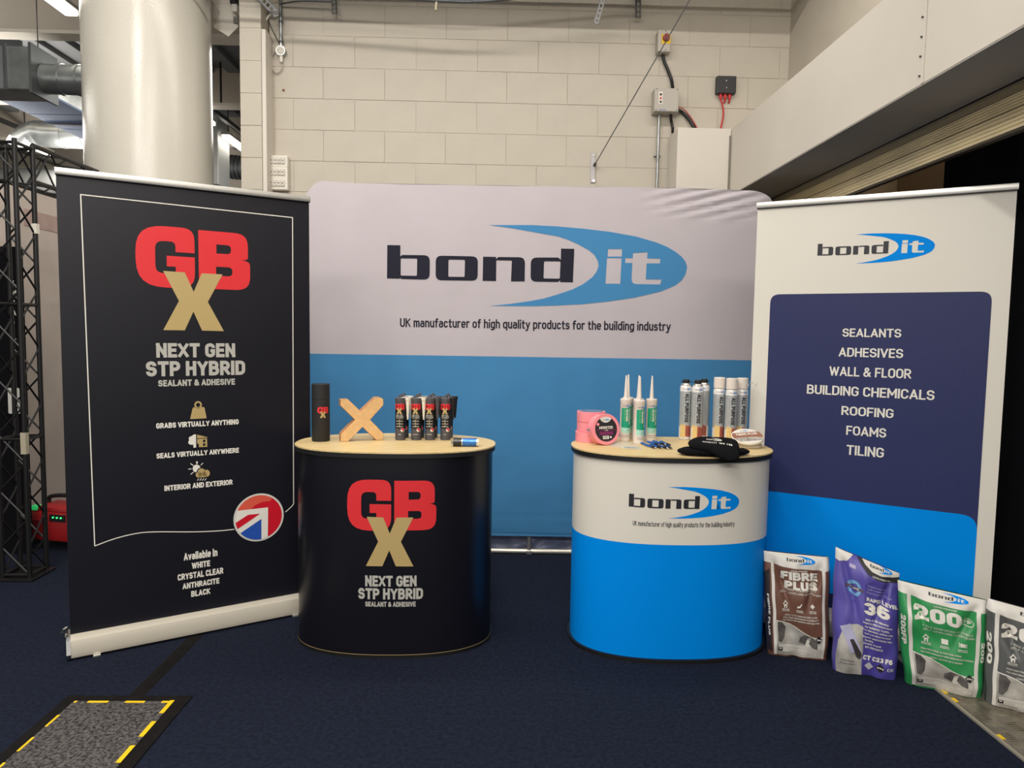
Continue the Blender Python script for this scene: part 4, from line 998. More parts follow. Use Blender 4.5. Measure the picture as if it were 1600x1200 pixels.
# crumpled storage bag behind
b = MB(); nx, ny = 60, 10; o_ = Pb.S(0)
vs = []
for i in range(nx+1):
    for j in range(ny+1):
        u = um-.42+1.0*i/nx; v = .0+.15*j/ny
        d = -.075-.03*noise.noise(V((u*5, v*9, 2)))-.03*noise.noise(V((u*14, v*18, 5)))-.05*(j/ny)
        vs.append(Pb.A+Pb.u*u+V((0, 0, v*(1+.2*noise.noise(V((u*4, 0, 0))))))+Pb.n*d)
f_ = lambda i, j: i*(ny+1)+j
b.add(vs, [(f_(i, j), f_(i+1, j), f_(i+1, j+1), f_(i, j+1)) for i in range(nx) for j in range(ny)])
tag(b.build('carry_bag', mat('slate_nylon', (118, 126, 156), .4, var=.3, vs=9), origin=Pb.S(-.2)(um, 0), smooth=60), 'crumpled slate-blue carry bag lying behind the backdrop foot tube', 'bag')
p = Pb.S(-.048)(um-.10, .004)
tag(MB().box(p, (.20, .03, .004), Matrix.Rotation(radians(4), 3, 'Z')).build('paper_strip', PWHITE, origin=p), 'white paper strip on the floor behind the backdrop tube', 'paper')
# ================================================================== COUNTERS
HT = .915
class Cyl:
    def __init__(s, c, a, b, e=2.35, n=240):
        s.c = V(c); P = []
        for i in range(n+1):
            t = -pi/2+2*pi*(i/n-.5)      # start at back, front in the middle
            q = (a*math.copysign(abs(cos(t))**(2/e), cos(t)), b*math.copysign(abs(sin(t))**(2/e), sin(t)))
            P.append(V((s.c.x+q[0], s.c.y+q[1])))
        s.P = P; s.L = [0]
        for i in range(n): s.L.append(s.L[-1]+(P[i+1]-P[i]).length)
        m = s.L[n//2]; s.L = [l-m for l in s.L]; s.n = n
    def at(s, u):
        lo, hi = 0, s.n
        while hi-lo > 1:
            m = (lo+hi)//2
            if s.L[m] <= u: lo = m
            else: hi = m
        k = (u-s.L[lo])/(s.L[hi]-s.L[lo]); p = s.P[lo].lerp(s.P[hi], k); t = (s.P[hi]-s.P[lo]).normalized()
        return p, V((t.y, -t.x))
    def S(s, off=.0006):
        def f(u, z): p, n = s.at(u); return V((p.x+n.x*off, p.y+n.y*off, z))
        return f
    def uv(s, px, py):
        d = ray(px, py); d2 = V((d.x, d.y)); o = V((CC.x, CC.y)); best = None
        for i in range(s.n):
            a = s.P[i]; e = s.P[i+1]-a; den = d2.x*e.y-d2.y*e.x
            if abs(den) < 1e-12: continue
            w_ = a-o; t = (w_.x*e.y-w_.y*e.x)/den; k = (w_.x*d2.y-w_.y*d2.x)/den
            if 0 <= k <= 1 and t > 0 and (best is None or t < best[0]): best = (t, s.L[i]+(s.L[i+1]-s.L[i])*k, HC+d.z*t)
        return best[1:] if best else (0, 0)
    def loop(s, g=0):
        out = []
        for i in range(s.n):
            t = (s.P[(i+1) % s.n]-s.P[i-1 if i else s.n-1]).normalized(); out.append((s.P[i].x+t.y*g, s.P[i].y-t.x*g))
        return out
def counter(c, a, b, label, wrapm, edge, topm, base_g):
    cy = Cyl(c, a, b); t = thing('display_counter', label, 'counter', (c[0], c[1], 0))
    fl_ = lambda x, y, h: V((x, y, h))
    MB().prism(cy.loop(0), fl_, .014, HT-.02).build('wrap', wrapm, t, smooth=30)
    MB().prism(cy.loop(base_g), fl_, 0, .016).build('base_plinth', edge, t, smooth=30)
    MB().prism(cy.loop(.012), fl_, HT-.026, HT-.003).build('edge_band', edge, t, smooth=30)
    MB().prism(cy.loop(.0125), fl_, HT-.006, HT).build('tabletop', topm, t, smooth=30)
    return t, cy
c1, K = counter((-.453, 3.285), .450, .275, 'black oval display counter with red letters and gold cross, left of the two', PBLACK2, BRUB, WOOD, .006)
uL, _ = K.uv(542.8, 800); uR, _ = K.uv(681.8, 800); _, vt = K.uv(575, 749.3); _, vb = K.uv(612, 885.3)
h = vt-vb; ga, gb_ = gbx((uL+uR)/2, vb, h, (uR-uL)/h/1.02)
decal('red_letters', PRED, c1, ga, K.S(.0008), .02); decal('gold_cross', PGOLD, c1, gb_, K.S(.0014), .02)
def kline(K, s, x0, x1, y0, y1, bold=.045, res=2):
    a, vt = K.uv(x0, y0); b2, _ = K.uv(x1, y0); m, vt = K.uv((x0+x1)/2, y0); _, vb = K.uv((x0+x1)/2, y1)
    return T(s, a, b2, vb, vt, bold, res)
decal('grey_lettering', PGREY, c1, [kline(K, 'NEXT GEN', 570, 651.6, 899.5, 916.6), kline(K, 'STP HYBRID', 559.9, 660.9, 919.3, 936.6), kline(K, 'SEALANT & ADHESIVE', 570.7, 649.6, 940.3, 948.1)], K.S(.0008), .02)
decal('base_gold_line', PGOLD, c1, [fill(rect(-.9, .9, .0165, .0185))], K.S(.0065), .02)
c2, K = counter((.832, 3.262), .452, .285, 'white and blue oval display counter with the swoosh logo, right of the two', PCREAM, BRUB, WOOD, .014)
_, vb = K.uv(1040, 851.5)
decal('blue_lower_band', PBLUEC, c2, [fill(rect(K.L[0]+.001, K.L[-1]-.001, .015, vb))], K.S(.0006), .02)
uL, _ = K.uv(982.5, 780); uR, _ = K.uv(1155, 780); _, vt = K.uv(1060, 760.5); _, vb = K.uv(1060, 810); wd = uR-uL
ink, sw = bondit(uL, vb, wd, (vt-vb)/(.276*wd))
decal('logo_letters', PINK_, c2, ink, K.S(.0008), .02); decal('logo_swoosh', PBLUEC, c2, sw, K.S(.0008), .02)
decal('slogan_lettering', PINK_, c2, [kline(K, 'UK manufacturer of high quality products for the building industry', 988.8, 1147.8, 816, 825.6, .015)], K.S(.0008), .02)
# ================================================================== ON THE LEFT COUNTER
tt = lambda x, y: atZ(x, y, HT)
def rnd(c, r): return Cyl((c.x, c.y), r, r, 2.0, 48)
# black cardboard tube
q = tt(499, 690); q.y += .03; r = .0415; zt_ = .268
tu = thing('cardboard_tube', 'tall black cardboard tube with a small red and gold mark, on the left counter', 'tube', (q.x, q.y, HT))
PB2 = mat('black_card', (30, 30, 31), .7)
MB().lathe([(r-.001, 0), (r, .002), (r, zt_*.735), (r-.0012, zt_*.737)], (q.x, q.y, HT+.0003), 40).build('body', PB2, tu, smooth=35)
MB().lathe([(r-.0012, zt_*.737), (r+.0002, zt_*.742), (r+.0002, zt_-.002), (r-.002, zt_), (r-.004, zt_-.004), (0, zt_-.004)], (q.x, q.y, HT+.0003), 40).build('lid', PB2, tu, smooth=35)
K = rnd(q, r); a, vt = K.uv(496, 636); b_, _ = K.uv(512.3, 640); _, vb = K.uv(504, 653)
h = vt-vb; ga, gb_ = gbx((a+b_)/2, vb, h, (b_-a)/h/1.02)
decal('red_letters', PRED, tu, ga, K.S(.0007), .006); decal('gold_cross', PGOLD, tu, gb_, K.S(.0013), .006)
# wooden X: traced on a vertical plane, real thickness
A = tt(532.5, 690.5); B = tt(599, 687.5); PX = Plane(A, B); LX = lambda pts: PX.L([(470+x/10, 590+y/10) for x, y in pts])
xl = LX([(625, 1010), (740, 1010), (965, 775), (1180, 975), (1290, 975), (1290, 872), (1085, 660), (1292, 430), (1290, 335), (1245, 312), (1165, 312), (935, 528), (740, 340), (620, 345), (618, 440), (845, 660), (625, 880)])
xl = [(u, max(v, 0)) for u, v in xl]; xl[0] = (xl[0][0], 0); xl[1] = (xl[1][0], 0); xl[3] = (xl[3][0], 0); xl[4] = (xl[4][0], 0)
wx = MB().prism(xl, lambda x, y, h: PX.A+PX.u*x+V((0, 0, y+.0004))-PX.n*h, 0, .048, 0, 1)
wx.mi[-len(xl)-2] = 0; wx.mi[-len(xl)-1] = 1
o = wx.build('wooden_cross_letter', [MDF, MDFE], origin=(A+B)/2)
bv = o.modifiers.new('b', 'BEVEL'); bv.width = .0015; bv.segments = 1; bv.limit_method = 'ANGLE'
tag(o, 'free-standing letter X cut from thick pale board, on the left counter', 'letter')
# black cartridges
GR = mat('anthracite_plastic', (74, 72, 76), .45); CBK = mat('cartridge_black_label', (24, 24, 27), .4)
def cartridge(px, py, nozm, label, group, off, nzoff=.036):
    q = tt(px, py); q.y += .024; q += V((*off, 0)) if len(off) == 2 else V(off); r = .0248; z = HT+.0003
    t = thing('sealant_cartridge', label, 'cartridge', (q.x, q.y, HT), group)
    MB().lathe([(r-.001, 0), (r, .001), (r, .058), (r, .176), (r-.001, .178), (r+.0012, .180), (r+.0012, .200), (r-.002, .203), (0, .203)], (q.x, q.y, z), 28).build('tube', GR, t, smooth=35)
    MB().cyl(q+V((0, 0, .203+.0003)), q+V((0, 0, .212)), .012, .010, 14).build('thread_collar', GR, t, smooth=35)
    MB().box(q+V((.002, 0, .215)), (.010, .006, .008), bev=.002).build('cap_tab', GR, t)
    K = rnd(q, r)
    decal('label_wrap', CBK, t, [fill([(-.068, .060), (-.02, .058), (.01, .050), (.036, .056), (.068, .056), (.068, .172), (-.068, .172)])], lambda u, v: K.S(.0005)(u, v+HT), .008)
    S2 = lambda u, v: K.S(.0010)(u, v+HT); S3 = lambda u, v: K.S(.0015)(u, v+HT)
    c_ = -.001
    g1, g2 = gbx(c_, .126, .049, 1.0)
    decal('red_letters', PRED, t, g1, S2, .006); decal('gold_cross', PGOLD, t, g2, S3, .006)
    decal('grey_lettering', PGREY, t, [T('NEXT GEN', c_-.017, c_+.015, .1165, .123, .03, 1), T('STP HYBRID', c_-.019, c_+.019, .1085, .115, .03, 1), T('SEALANT & ADHESIVE', c_-.016, c_+.016, .103, .1065, .02, 1)], S2, .008)
    decal('white_lettering', PWHITE, t, [T(s_, c_-.016, c_+.016, y_, y_+.0036, .02, 1) for s_, y_ in (('GRABS VIRTUALLY ANYTHING', .090), ('SEALS VIRTUALLY ANYWHERE', .077), ('INTERIOR AND EXTERIOR', .064))], S2, .008)
    decal('icon_dots', PGOLD, t, [fill(circ(c_, y_, .0026, 10)) for y_ in (.0965, .0835, .0705)], S2)
    decal('badge_ring', PWHITE, t, [fill(circ(.013, .050, .0095, 20))], S2, .005); decal('badge_red', mat('badge_red', (206, 24, 44), .35), t, [fill(circ(.013, .051, .0078, 18))], S3, .005)
    decal('badge_white', PWHITE, t, [fill([(.006, .046), (.0125, .043), (.0125, .051), (.0055, .050)][::1])], lambda u, v: K.S(.0019)(u, v+HT))
    decal('colour_name', PWHITE, t, [T({'w': 'WHITE', 'c': 'CRYSTAL CLEAR', 'a': 'ANTHRACITE', 'b': 'BLACK'}[nozm[0]], c_-.006-.008*(nozm[0] in 'ca'), c_+.007+.006*(nozm[0] in 'ca'), .0265, .030, .02, 1)], S2, .008)
    # nozzle hung upside down from the neck on its cap ring
    m = nozm[1]; nx = q+V((nzoff, -.008, 0))
    MB().lathe([(.0035, .098), (.0045, .105), (.0105, .190), (.0125, .192), (.0125, .204), (.009, .2045), (.008, .2), (0, .2)], nx+V((0, 0, HT-HT)), 16).build('nozzle', m, t, smooth=35)
    MB().box(q+V((nzoff*.5+.004, -.005, .2035)), (nzoff*.9, .016, .003), bev=.001).build('nozzle_strap', m, t)
    return t
NW = mat('white_nozzle', (226, 220, 206), .4); NT = mat('milky_nozzle', (176, 180, 178), .3, trans=.25); ND = mat('dark_grey_nozzle', (76, 76, 80), .4); NB = mat('black_nozzle', (22, 22, 24), .4)
G2 = 'black sealant cartridges on the left counter'
for px, nz, nm in ((624.5, ('w', NW), 'white'), (649.5, ('c', NW), 'milky white'), (671, ('a', ND), 'dark grey'), (695.5, ('b', NB), 'black')):
    where = {'w': 'front row, leftmost', 'c': 'front row, second from left', 'a': 'front row, third from left', 'b': 'front row, rightmost'}[nz[0]]
    cartridge(px, 688, nz, 'black sealant cartridge with hung %s nozzle, %s' % (nm, where), G2, (0, 0))
    nz2 = (nz[0], NT) if nz[0] == 'c' else nz
    cartridge(px, 688, nz2, 'black sealant cartridge hidden behind the %s one' % where, G2, (.006, .074), .036)
# blue and black item at the right
A = tt(707, 695); 
hl_ = thing('highlighter_pack', 'small blue and black shiny cylinder lying at the right end of the left counter', 'gadget', tt(728, 695))
c = tt(728, 697.5); d = V((1, .02, 0)).normalized(); up = .0195
def lie(u0, u1, r, m, nm): return MB().cyl(c+d*u0+V((0, 0, r+.0003)), c+d*u1+V((0, 0, r+.0003)), r, n=24).build(nm, m, hl_, smooth=35)
lie(-.058, -.02, .0195, mat('black_gloss_plastic', (26, 24, 24), .25), 'black_cap'); lie(-.02, -.016, .0192, CHROME, 'silver_ring'); lie(-.016, .047, .0192, mat('blue_foil', (58, 116, 196), .25, .5, var=.2, vs=30), 'blue_body'); lie(.047, .052, .0194, CHROME, 'end_ring'); lie(.052, .058, .017, NW, 'white_end')
for k in range(3):
    q = c+d*-.060+V((0, (k-1)*.009, .012+.004*k)); MB().cyl(q, q+d*-.008, .0035, n=10).build('connector_pin', CHROME, hl_)
# ================================================================== ON THE RIGHT COUNTER
PK = mat('pink_tape', (250, 150, 160), .5, var=.04, vs=20); PKS = mat('pink_tape_edge', (246, 138, 150), .6)
def roll_parts(t, c, ax, r, hh, face=None):
    z = ax.normalized(); x = V((1, 0, 0)); x = (x-z*x.dot(z)).normalized(); y = z.cross(x); R = Matrix((x, y, z)).transposed()
    pr = [(.038, 0), (r-.001, 0), (r, .001), (r, hh-.001), (r-.001, hh), (.038, hh)]
    MB().lathe(pr+[pr[0]], c, 48, axis=R).build('tape_winding', PK, t, smooth=35)
    MB().lathe([(.0375, .001), (.038, .0), (.038, hh), (.0365, hh), (.0365, 0)], c, 40, axis=R).build('core', mat('card_core', (200, 176, 140), .8), t, smooth=35)
    return R
b0 = tt(925, 692); b0.y += .065; hr_ = .048; RR = .069
for k, nm in enumerate(('bottom', 'middle', 'top')):
    c = V((b0.x+(-.004, .003, .002)[k], b0.y+(.0, .004, .001)[k], HT+.0004+k*(hr_+.0006)))
    t = thing('tape_roll', 'pink tape roll lying flat, %s of the stack of three' % nm, 'tape', c, 'pink tape rolls on the right counter')
    roll_parts(t, c, V((0, 0, 1)), RR, hr_)
    if k == 2: MB().lathe([(0, .0005), (RR-.012, .0005), (RR-.01, .0015), (0, .003)], (c.x, c.y, c.z+hr_), 32).build('film_disc', mat('grey_film', (130, 150, 180), .2, alpha=.7), t, smooth=35)
# leaning roll, axis towards viewer
ax = V((.33, -.92, .16)).normalized(); r = .0735
cb_ = tt(946, 695.5); c = V((cb_.x-.004, cb_.y+.055, HT+r*.99+.001)); c = V((atY(946, 671.5, cb_.y+.0).x, cb_.y+.012, HT+.0735))
t = thing('tape_roll', 'pink tape roll with a round dark label, leaning upright in front of the pink stack', 'tape', (c.x, c.y, HT), 'pink tape rolls on the right counter')
c0 = c-ax*.040; R = roll_parts(t, c0, ax, r, .05)
xh = V((-ax.y, ax.x, 0)).normalized(); xh = xh if xh.x > 0 else -xh; yh = ax.cross(xh); yh = yh if yh.z > 0 else -yh
face = c0+ax*.05
SR = lambda off: (lambda u, v: face+xh*u+yh*v+ax*off)
CI = circ(0, 0, .058, 40)
decal('round_label', mat('dark_label', (52, 48, 52), .35), t, [fill(CI)], SR(.0008))
decal('label_white_cap', PWHITE, t, [fill(clip(circ(0, .058, .031, 28, .027), CI))], SR(.0013))
i_, s_ = bondit(-.018, .039, .036); decal('label_logo', PINK_, t, i_, SR(.0018)); decal('label_logo_swoosh', PBLUE, t, s_, SR(.0018))
decal('label_purple_band', mat('purple_ink', (120, 44, 92), .4), t, [fill(clip(rect(-.07, .07, -.006, -.003), CI)), fill(rect(-.036, .036, -.027, -.011, .004))], SR(.0013))
decal('label_lettering', PWHITE, t, [T('MONSTER', -.037, .036, .001, .014, .03), T('TAPE', -.008, .010, -.0075, -.0035, .02)], SR(.0018))
decal('label_barcode', PWHITE, t, [fill(rect(-.020, .012, -.046, -.031, .001)), fill(circ(.022, -.038, .005, 14))], SR(.0018))
decal('label_barcode_bars', BLACK, t, [fill(rect(-.016+.0035*k, -.0145+.0035*k, -.042, -.033)) for k in range(7)], SR(.0022))
decal('pink_dot', PK, t, [fill(circ(-.042, .024, .007, 16))], SR(.0018))
p_ = c0+ax*.012-xh*r*1.0
MB().box(p_+xh*.0005, (.0012, .03, .008), Matrix((xh, ax, yh)).transposed()).build('grey_sticker', mat('grey_sticker', (130, 140, 160), .5), t)
# silicone cartridges
WT = mat('white_tube_plastic', (228, 218, 208), .4); GN = mat('green_label', (16, 158, 124), .4); GNL = mat('pale_green_label', (170, 222, 204), .45)
def silicone(px, py, label, dx=0, dy=0, rz=0, hb=.207):
    q = tt(px, py); q.y += .024; q.x += dx; q.y += dy; r = .0258
    t = thing('silicone_cartridge', label, 'cartridge', (q.x, q.y, HT), 'white and green cartridges on the right counter')
    MB().lathe([(r-.001, 0), (r, .001), (r, hb-.018), (r+.0012, hb-.016), (r+.0012, hb-.002), (r-.001, hb), (0, hb)], (q.x, q.y, HT+.0003), 28).build('tube', WT, t, smooth=35)
    MB().lathe([(.0105, hb+.0004), (.0105, hb+.008), (.0095, hb+.012), (.0038, hb+.110), (.0028, hb+.114), (0, hb+.114)], (q.x, q.y, HT), 18).build('nozzle', WT, t, smooth=35)
    K = rnd(q, r); a = rz; Z = lambda off: (lambda u, v: K.S(off)(max(min(u+a, .077), -.077), v+HT))
    decal('green_label', GN, t, [fill([(-.018, .068), (.05, .062), (.05, .172), (.03, .172), (.012, .164), (-.018, .163)])], Z(.0006), .008)
    decal('pale_band', GNL, t, [fill([(-.018, .042), (.05, .036), (.05, .062), (-.018, .068)])], Z(.0006), .008)
    i_, s_ = bondit(-.012, .169, .034, 1.0); decal('logo_letters', PINK_, t, i_, Z(.0008)); decal('logo_swoosh', PBLUE, t, s_, Z(.0008), .008)
    decal('white_lettering', PWHITE, t, [T('SILICONE', .006, .0145, .098, .158, .03, 1, down=True), T('MOULD RESISTANT', .020, .027, .080, .160, .02, 1, down=True)], Z(.0011), .008)
    decal('yellow_lettering', mat('yellow_green_ink', (150, 200, 70), .5), t, [T('SANITARY GRADE', -.004, .0, .10, .158, .01, 1, down=True)], Z(.0011), .008)
    decal('small_print', mat('grey_ink', (120, 110, 110), .6), t, [fill(rect(-.012, .03, .029, .0305)), fill(rect(-.008, .03, .021, .0225)), stroke([(.008, .045), (.02, .058), (.024, .048)], .0015)], Z(.0011), .008)
    decal('red_dot', PRED, t, [fill(circ(-.014, .030, .0015, 8)), fill(circ(-.011, .022, .0015, 8))], Z(.0011))
    return t
silicone(977.5, 689.5, 'white and green cartridge with a white nozzle, leftmost in front', rz=-.007)
silicone(977.5, 689.5, 'white and green cartridge half hidden behind the leftmost one', .025, .075)
silicone(999, 693.5, 'white and green cartridge with a white nozzle, middle of the three in front', rz=.001)
silicone(999, 693.5, 'white and green cartridge half hidden behind the middle one', .012, .080)
silicone(1018, 690, 'white and green cartridge with a white nozzle, rightmost', rz=-.006)
# foam cans
CW = mat('can_white_print', (224, 222, 220), .35, .1); CG = mat('can_silver_print', (186, 190, 192), .32, .35, var=.06, vs=30); CBR = mat('brick_print', (168, 88, 72), .5, var=.3, vs=120); CY = mat('timber_print', (228, 196, 128), .5, var=.12, vs=60)
def can(px, py, kind, label, dy=.0, rz=0, z0=0):
    q = tt(px, py); q.y += .028+dy; r = .0285; H_ = .272 if kind == 'black' else .262
    t = thing('foam_can', label, 'can', (q.x, q.y, HT), 'expanding foam cans with %s caps on the right counter' % kind)
    MB().lathe([(r-.003, 0), (r, .003), (r, H_-.012), (r-.002, H_-.006), (r-.006, H_), (.012, H_+.012), (0, H_+.012)], (q.x, q.y, HT+.0003), 32).build('body', CW, t, smooth=35)
    if kind == 'black':
        MB().lathe([(r-.005, H_+.0005), (r-.004, H_+.003), (.016, H_+.011), (.0145, H_+.012)], (q.x, q.y, HT), 28).build('shoulder_dome', ALU, t, smooth=35)
        MB().lathe([(.0155, H_+.010), (.017, H_+.012), (.017, H_+.026), (.0145, H_+.029), (0, H_+.029)], (q.x, q.y, HT), 12).build('valve', BLACK, t, smooth=25)
        MB().box(q+V((0, 0, H_+.018)), (.058, .008, .003), bev=.001).build('valve_wing', BLACK, t)
    else:
        MB().lathe([(r-.0005, H_+.001), (r-.0005, H_+.050), (r-.003, H_+.053), (0, H_+.053)], (q.x, q.y, HT), 32).build('cap', WT, t, smooth=35)
    K = rnd(q, r); Z = lambda off: (lambda u, v: K.S(off)(max(min(u+rz, .088), -.088), v+HT))
    decal('silver_wrap', CG, t, [fill(rect(-.086-rz, .086-rz, .066, H_-.030))], Z(.0005), .008)
    decal('timber_picture', CY, t, [fill([(-.030, .014), (-.004, .012), (-.004, .074), (-.030, .080)])], Z(.0008), .008)
    decal('brick_picture', CBR, t, [fill([(-.004, .018), (.030, .014), (.030, .066), (-.004, .074)])], Z(.0008), .008)
    decal('joint_lines', mat('dark_brick_line', (110, 60, 50), .6), t, [fill(rect(-.004, .030, .024+.010*k, .0252+.010*k)) for k in range(4)], Z(.0011), .008)
    decal('title_lettering', PINK_, t, [T('ALL PURPOSE', -.009, .0095, .088, H_-.040, .05, 2, down=True)], Z(.001), .008)
    decal('fine_lettering', mat('grey_ink2', (90, 92, 98), .6), t, [T('GUN FOAM EXPANDING ADHESIVE', .0165, .0185, .09, H_-.05, .01, 1, down=True), T('HIGH YIELD FILLING FOAM', -.018, -.016, .09, H_-.05, .01, 1, down=True)], Z(.001))
    i_, s_ = bondit(-.017, H_-.022, .034, 1.0); decal('logo_letters', PINK_, t, i_, Z(.0008)); decal('logo_swoosh', PBLUE, t, s_, Z(.0008), .008)
    decal('yellow_seal', mat('yellow_seal', (214, 190, 90), .5), t, [fill(circ(.033, H_-.040, .003, 10))], Z(.001))
    return t
can(1071.5, 687.5, 'black', 'foam can with a black valve, leftmost on the right counter', rz=.0)
can(1090, 689.5, 'black', 'foam can with a black valve, front one of its trio')
can(1106, 688.5, 'black', 'foam can with a black valve, rear right of its trio', .065, rz=-.02)
can(1125, 690, 'white', 'foam can with a white cap, left of its trio', .010, rz=.003)
can(1143.5, 692.5, 'white', 'foam can with a white cap, front middle of its trio')
last_can = can(1161, 691.5, 'white', 'foam can with a white cap, right of its trio, torn film on top', .012)
# torn film scrap beside the right can
b = MB(); q = atY(1168, 597, 3.26); random.seed(3); vs = []
for k in range(16):
    a = V(((k % 8)*.0075-.016, random.uniform(-.006, .006)-.012, random.uniform(-.012, .012)-.002*(k % 8))); c_ = a+V((random.uniform(.004, .012), random.uniform(-.006, .006), random.uniform(-.012, .012))); d_ = a+V((random.uniform(-.004, .004), 0, random.uniform(-.012, -.004)))
    vs.append((a, c_, d_))
for a, c_, d_ in vs: b.add([q+a, q+c_, q+d_, q+a+V((0, .001, 0)), q+c_+V((0, .001, 0)), q+d_+V((0, .001, 0))], [(0, 1, 2), (5, 4, 3), (0, 3, 4, 1), (1, 4, 5, 2), (2, 5, 3, 0)])
b.build('torn_film', mat('white_film', (226, 222, 216), .4), last_can)['kind'] = 'stuff'
# pens
PB_ = mat('pen_blue', (30, 92, 176), .3); PBK = mat('pen_black', (24, 24, 28), .35)
for k, (px, py, ang, tilt) in enumerate(((1012, 697, -70, 0), (1017, 699.5, -72, 0), (1021.5, 697.5, -70, .008), (1026, 699.5, -74, 0), (1030.5, 697, -68, .009), (1035.5, 700, -73, 0), (1040, 698, -76, .009), (1044, 700, -84, 0))):
    q = tt(px, py); q.z += .0056+tilt; an = radians(ang); d = V((cos(an), sin(an), 0))
    t = thing('ballpoint_pen', 'blue and black ballpoint pen in the heap, '+('leftmost', 'second from left', 'third from left', 'fourth from left', 'fourth from right', 'third from right', 'second from right', 'rightmost')[k], 'pen', (q.x, q.y, HT), 'ballpoint pens in a heap')
    a = q-d*.055; e = q+d*.042
    MB().cyl(a, q+d*.01, .005, .0054, 12).build('blue_barrel', PB_, t, smooth=35)
    MB().cyl(q+d*.0105, e, .0056, .005, 12).build('black_grip', PBK, t, smooth=35)
    MB().cyl(e+d*.0002, e+d*.010, .0046, .0012, 12).build('metal_tip', CHROME, t, smooth=35)
    MB().box(a+d*.02+V((0, 0, .0068)), (.03, .003, .0016), Matrix.Rotation(an, 3, 'Z')).build('clip', CHROME, t)
# clear bag with card
q = tt(978, 697); t = thing('clear_plastic_bag', 'crumpled clear plastic bag lying in front of the cartridges', 'bag', (q.x, q.y, HT))
b = MB(); nx, ny = 26, 14; vs = []
A_, B_, C_, D__ = tt(953, 699), tt(1003, 703), tt(995, 690), tt(952, 692)
for i in range(nx+1):
    for j in range(ny+1):
        u = i/nx; v = j/ny; p = A_.lerp(B_, u).lerp(D__.lerp(C_, u), v); e = (1-abs(2*u-1)**3)*(1-abs(2*v-1)**3)
        p.z += .002+.012*e*(.6+noise.noise(V((u*5, v*4, 1)))+.4*noise.noise(V((u*13, v*11, 1)))); p.x += .004*noise.noise(V((u*9, v*9, 7))); vs.append(p)
b.add(vs, [(i*(ny+1)+j, (i+1)*(ny+1)+j, (i+1)*(ny+1)+j+1, i*(ny+1)+j+1) for i in range(nx) for j in range(ny)])
b.build('film', mat('clear_film', (225, 228, 226), .12, alpha=.34, spec=.8), t, smooth=60)
q = tt(985, 700); t = thing('leaflet_card', 'small white card with a dark picture, under the clear bag by the pens', 'card', (q.x, q.y, HT))
Rz = Matrix.Rotation(radians(-12), 3, 'Z')
crd = [(-.040, -.022), (.046, -.022), (.052, -.004), (.022, .030), (-.016, .034), (-.042, .01)]
f3 = lambda x, y, h: V((q.x, q.y, HT+.0006+h))+Rz@V((x, y, 0))
MB().prism(crd, f3, 0, .0012).build('card', PWHITE, t)
decal('picture', mat('slate_picture', (112, 122, 130), .4, var=.4, vs=60), t, [fill([(x*.8+.002, y*.75) for x, y in crd])], lambda x, y: f3(x, y, .0018))
# beanie hat
q = tt(1115, 700); hat = thing('beanie_hat', 'black knitted beanie with white embroidery, draped over the front edge of the right counter', 'hat', (q.x, q.y, HT))
KN = mat('black_knit', (19, 19, 22), .95, bump=.5, bs=300, spec=.1)
def blob(outline, th, zc, nm, m=KN, sag=None, seed=0):
    """flat soft shape: outline in world xy (ccw), thickness th; sag(x,y)->z drop"""
    cen = V((sum(p[0] for p in outline)/len(outline), sum(p[1] for p in outline)/len(outline)))
    rings = [(1.0, 0), (.97, .45), (.88, .78), (.7, .95), (.4, 1.0), (.02, 1.02)]
    n = len(outline); vs = []; fs = []
    def z(x, y, k, top):
        base = zc+(sag(x, y) if sag else 0)
        hh = th*k*.5*(1+.18*noise.noise(V((x*22+seed, y*22, 1)))+.10*noise.noise(V((x*60, y*60, 3+seed))))
        return base+hh if top else base-hh
    for top in (1, 0):
        for s_, k in rings:
            for p in outline:
                x = cen.x+(p[0]-cen.x)*s_; y = cen.y+(p[1]-cen.y)*s_; vs.append((x, y, z(x, y, k, top)))
    R_ = len(rings)
    for tp in (0, 1):
        o0 = tp*R_*n
        for i in range(R_-1):
            for j in range(n):
                f = (o0+i*n+j, o0+i*n+(j+1) % n, o0+(i+1)*n+(j+1) % n, o0+(i+1)*n+j); fs.append(f if tp == 0 else f[::-1])
        fs.append(tuple(o0+(R_-1)*n+j for j in range(n)))
    o = MB().add(vs, fs).build(nm, m, hat, smooth=80)
    bm = bmesh.new(); bm.from_mesh(o.data); bmesh.ops.remove_doubles(bm, verts=bm.verts, dist=1e-5); bmesh.ops.recalc_face_normals(bm, faces=bm.faces); bm.to_mesh(o.data); bm.free()
    return o
def wpx(pts, z): return [tuple(atZ(x, y, HT+z).xy) for x, y in pts]
drop = lambda x, y: -max(0, 2.96-y)*.5
tilt = lambda x, y: .18*(y-3.0)+drop(x, y)
def ol(pts, seg=8): return [tuple(q) for q in rpoly([(atY(px, 700, Y).x, Y, .06) for px, Y in pts], seg)]
blob(ol([(1056, 3.03), (1066, 2.99), (1090, 2.97), (1120, 2.955), (1150, 2.965), (1174, 3.01), (1168, 3.06), (1120, 3.08), (1070, 3.09)]), .030, HT+.017, 'brim', sag=drop)
blob(ol([(1073, 3.04), (1080, 2.99), (1108, 2.955), (1140, 2.905), (1156, 2.91), (1156, 2.99), (1150, 3.09), (1084, 3.10)]), .036, HT+.042, 'crown', sag=tilt, seed=4)
from mathutils.bvhtree import BVHTree
_c = [o for o in hat.children if o.name.startswith('crown')][0]
bvh = BVHTree.FromPolygons([v.co+hat.location for v in _c.data.vertices], [tuple(p.vertices) for p in _c.data.polygons])
Pq = V((atY(1118, 700, 3.01).x, 3.01, 0))
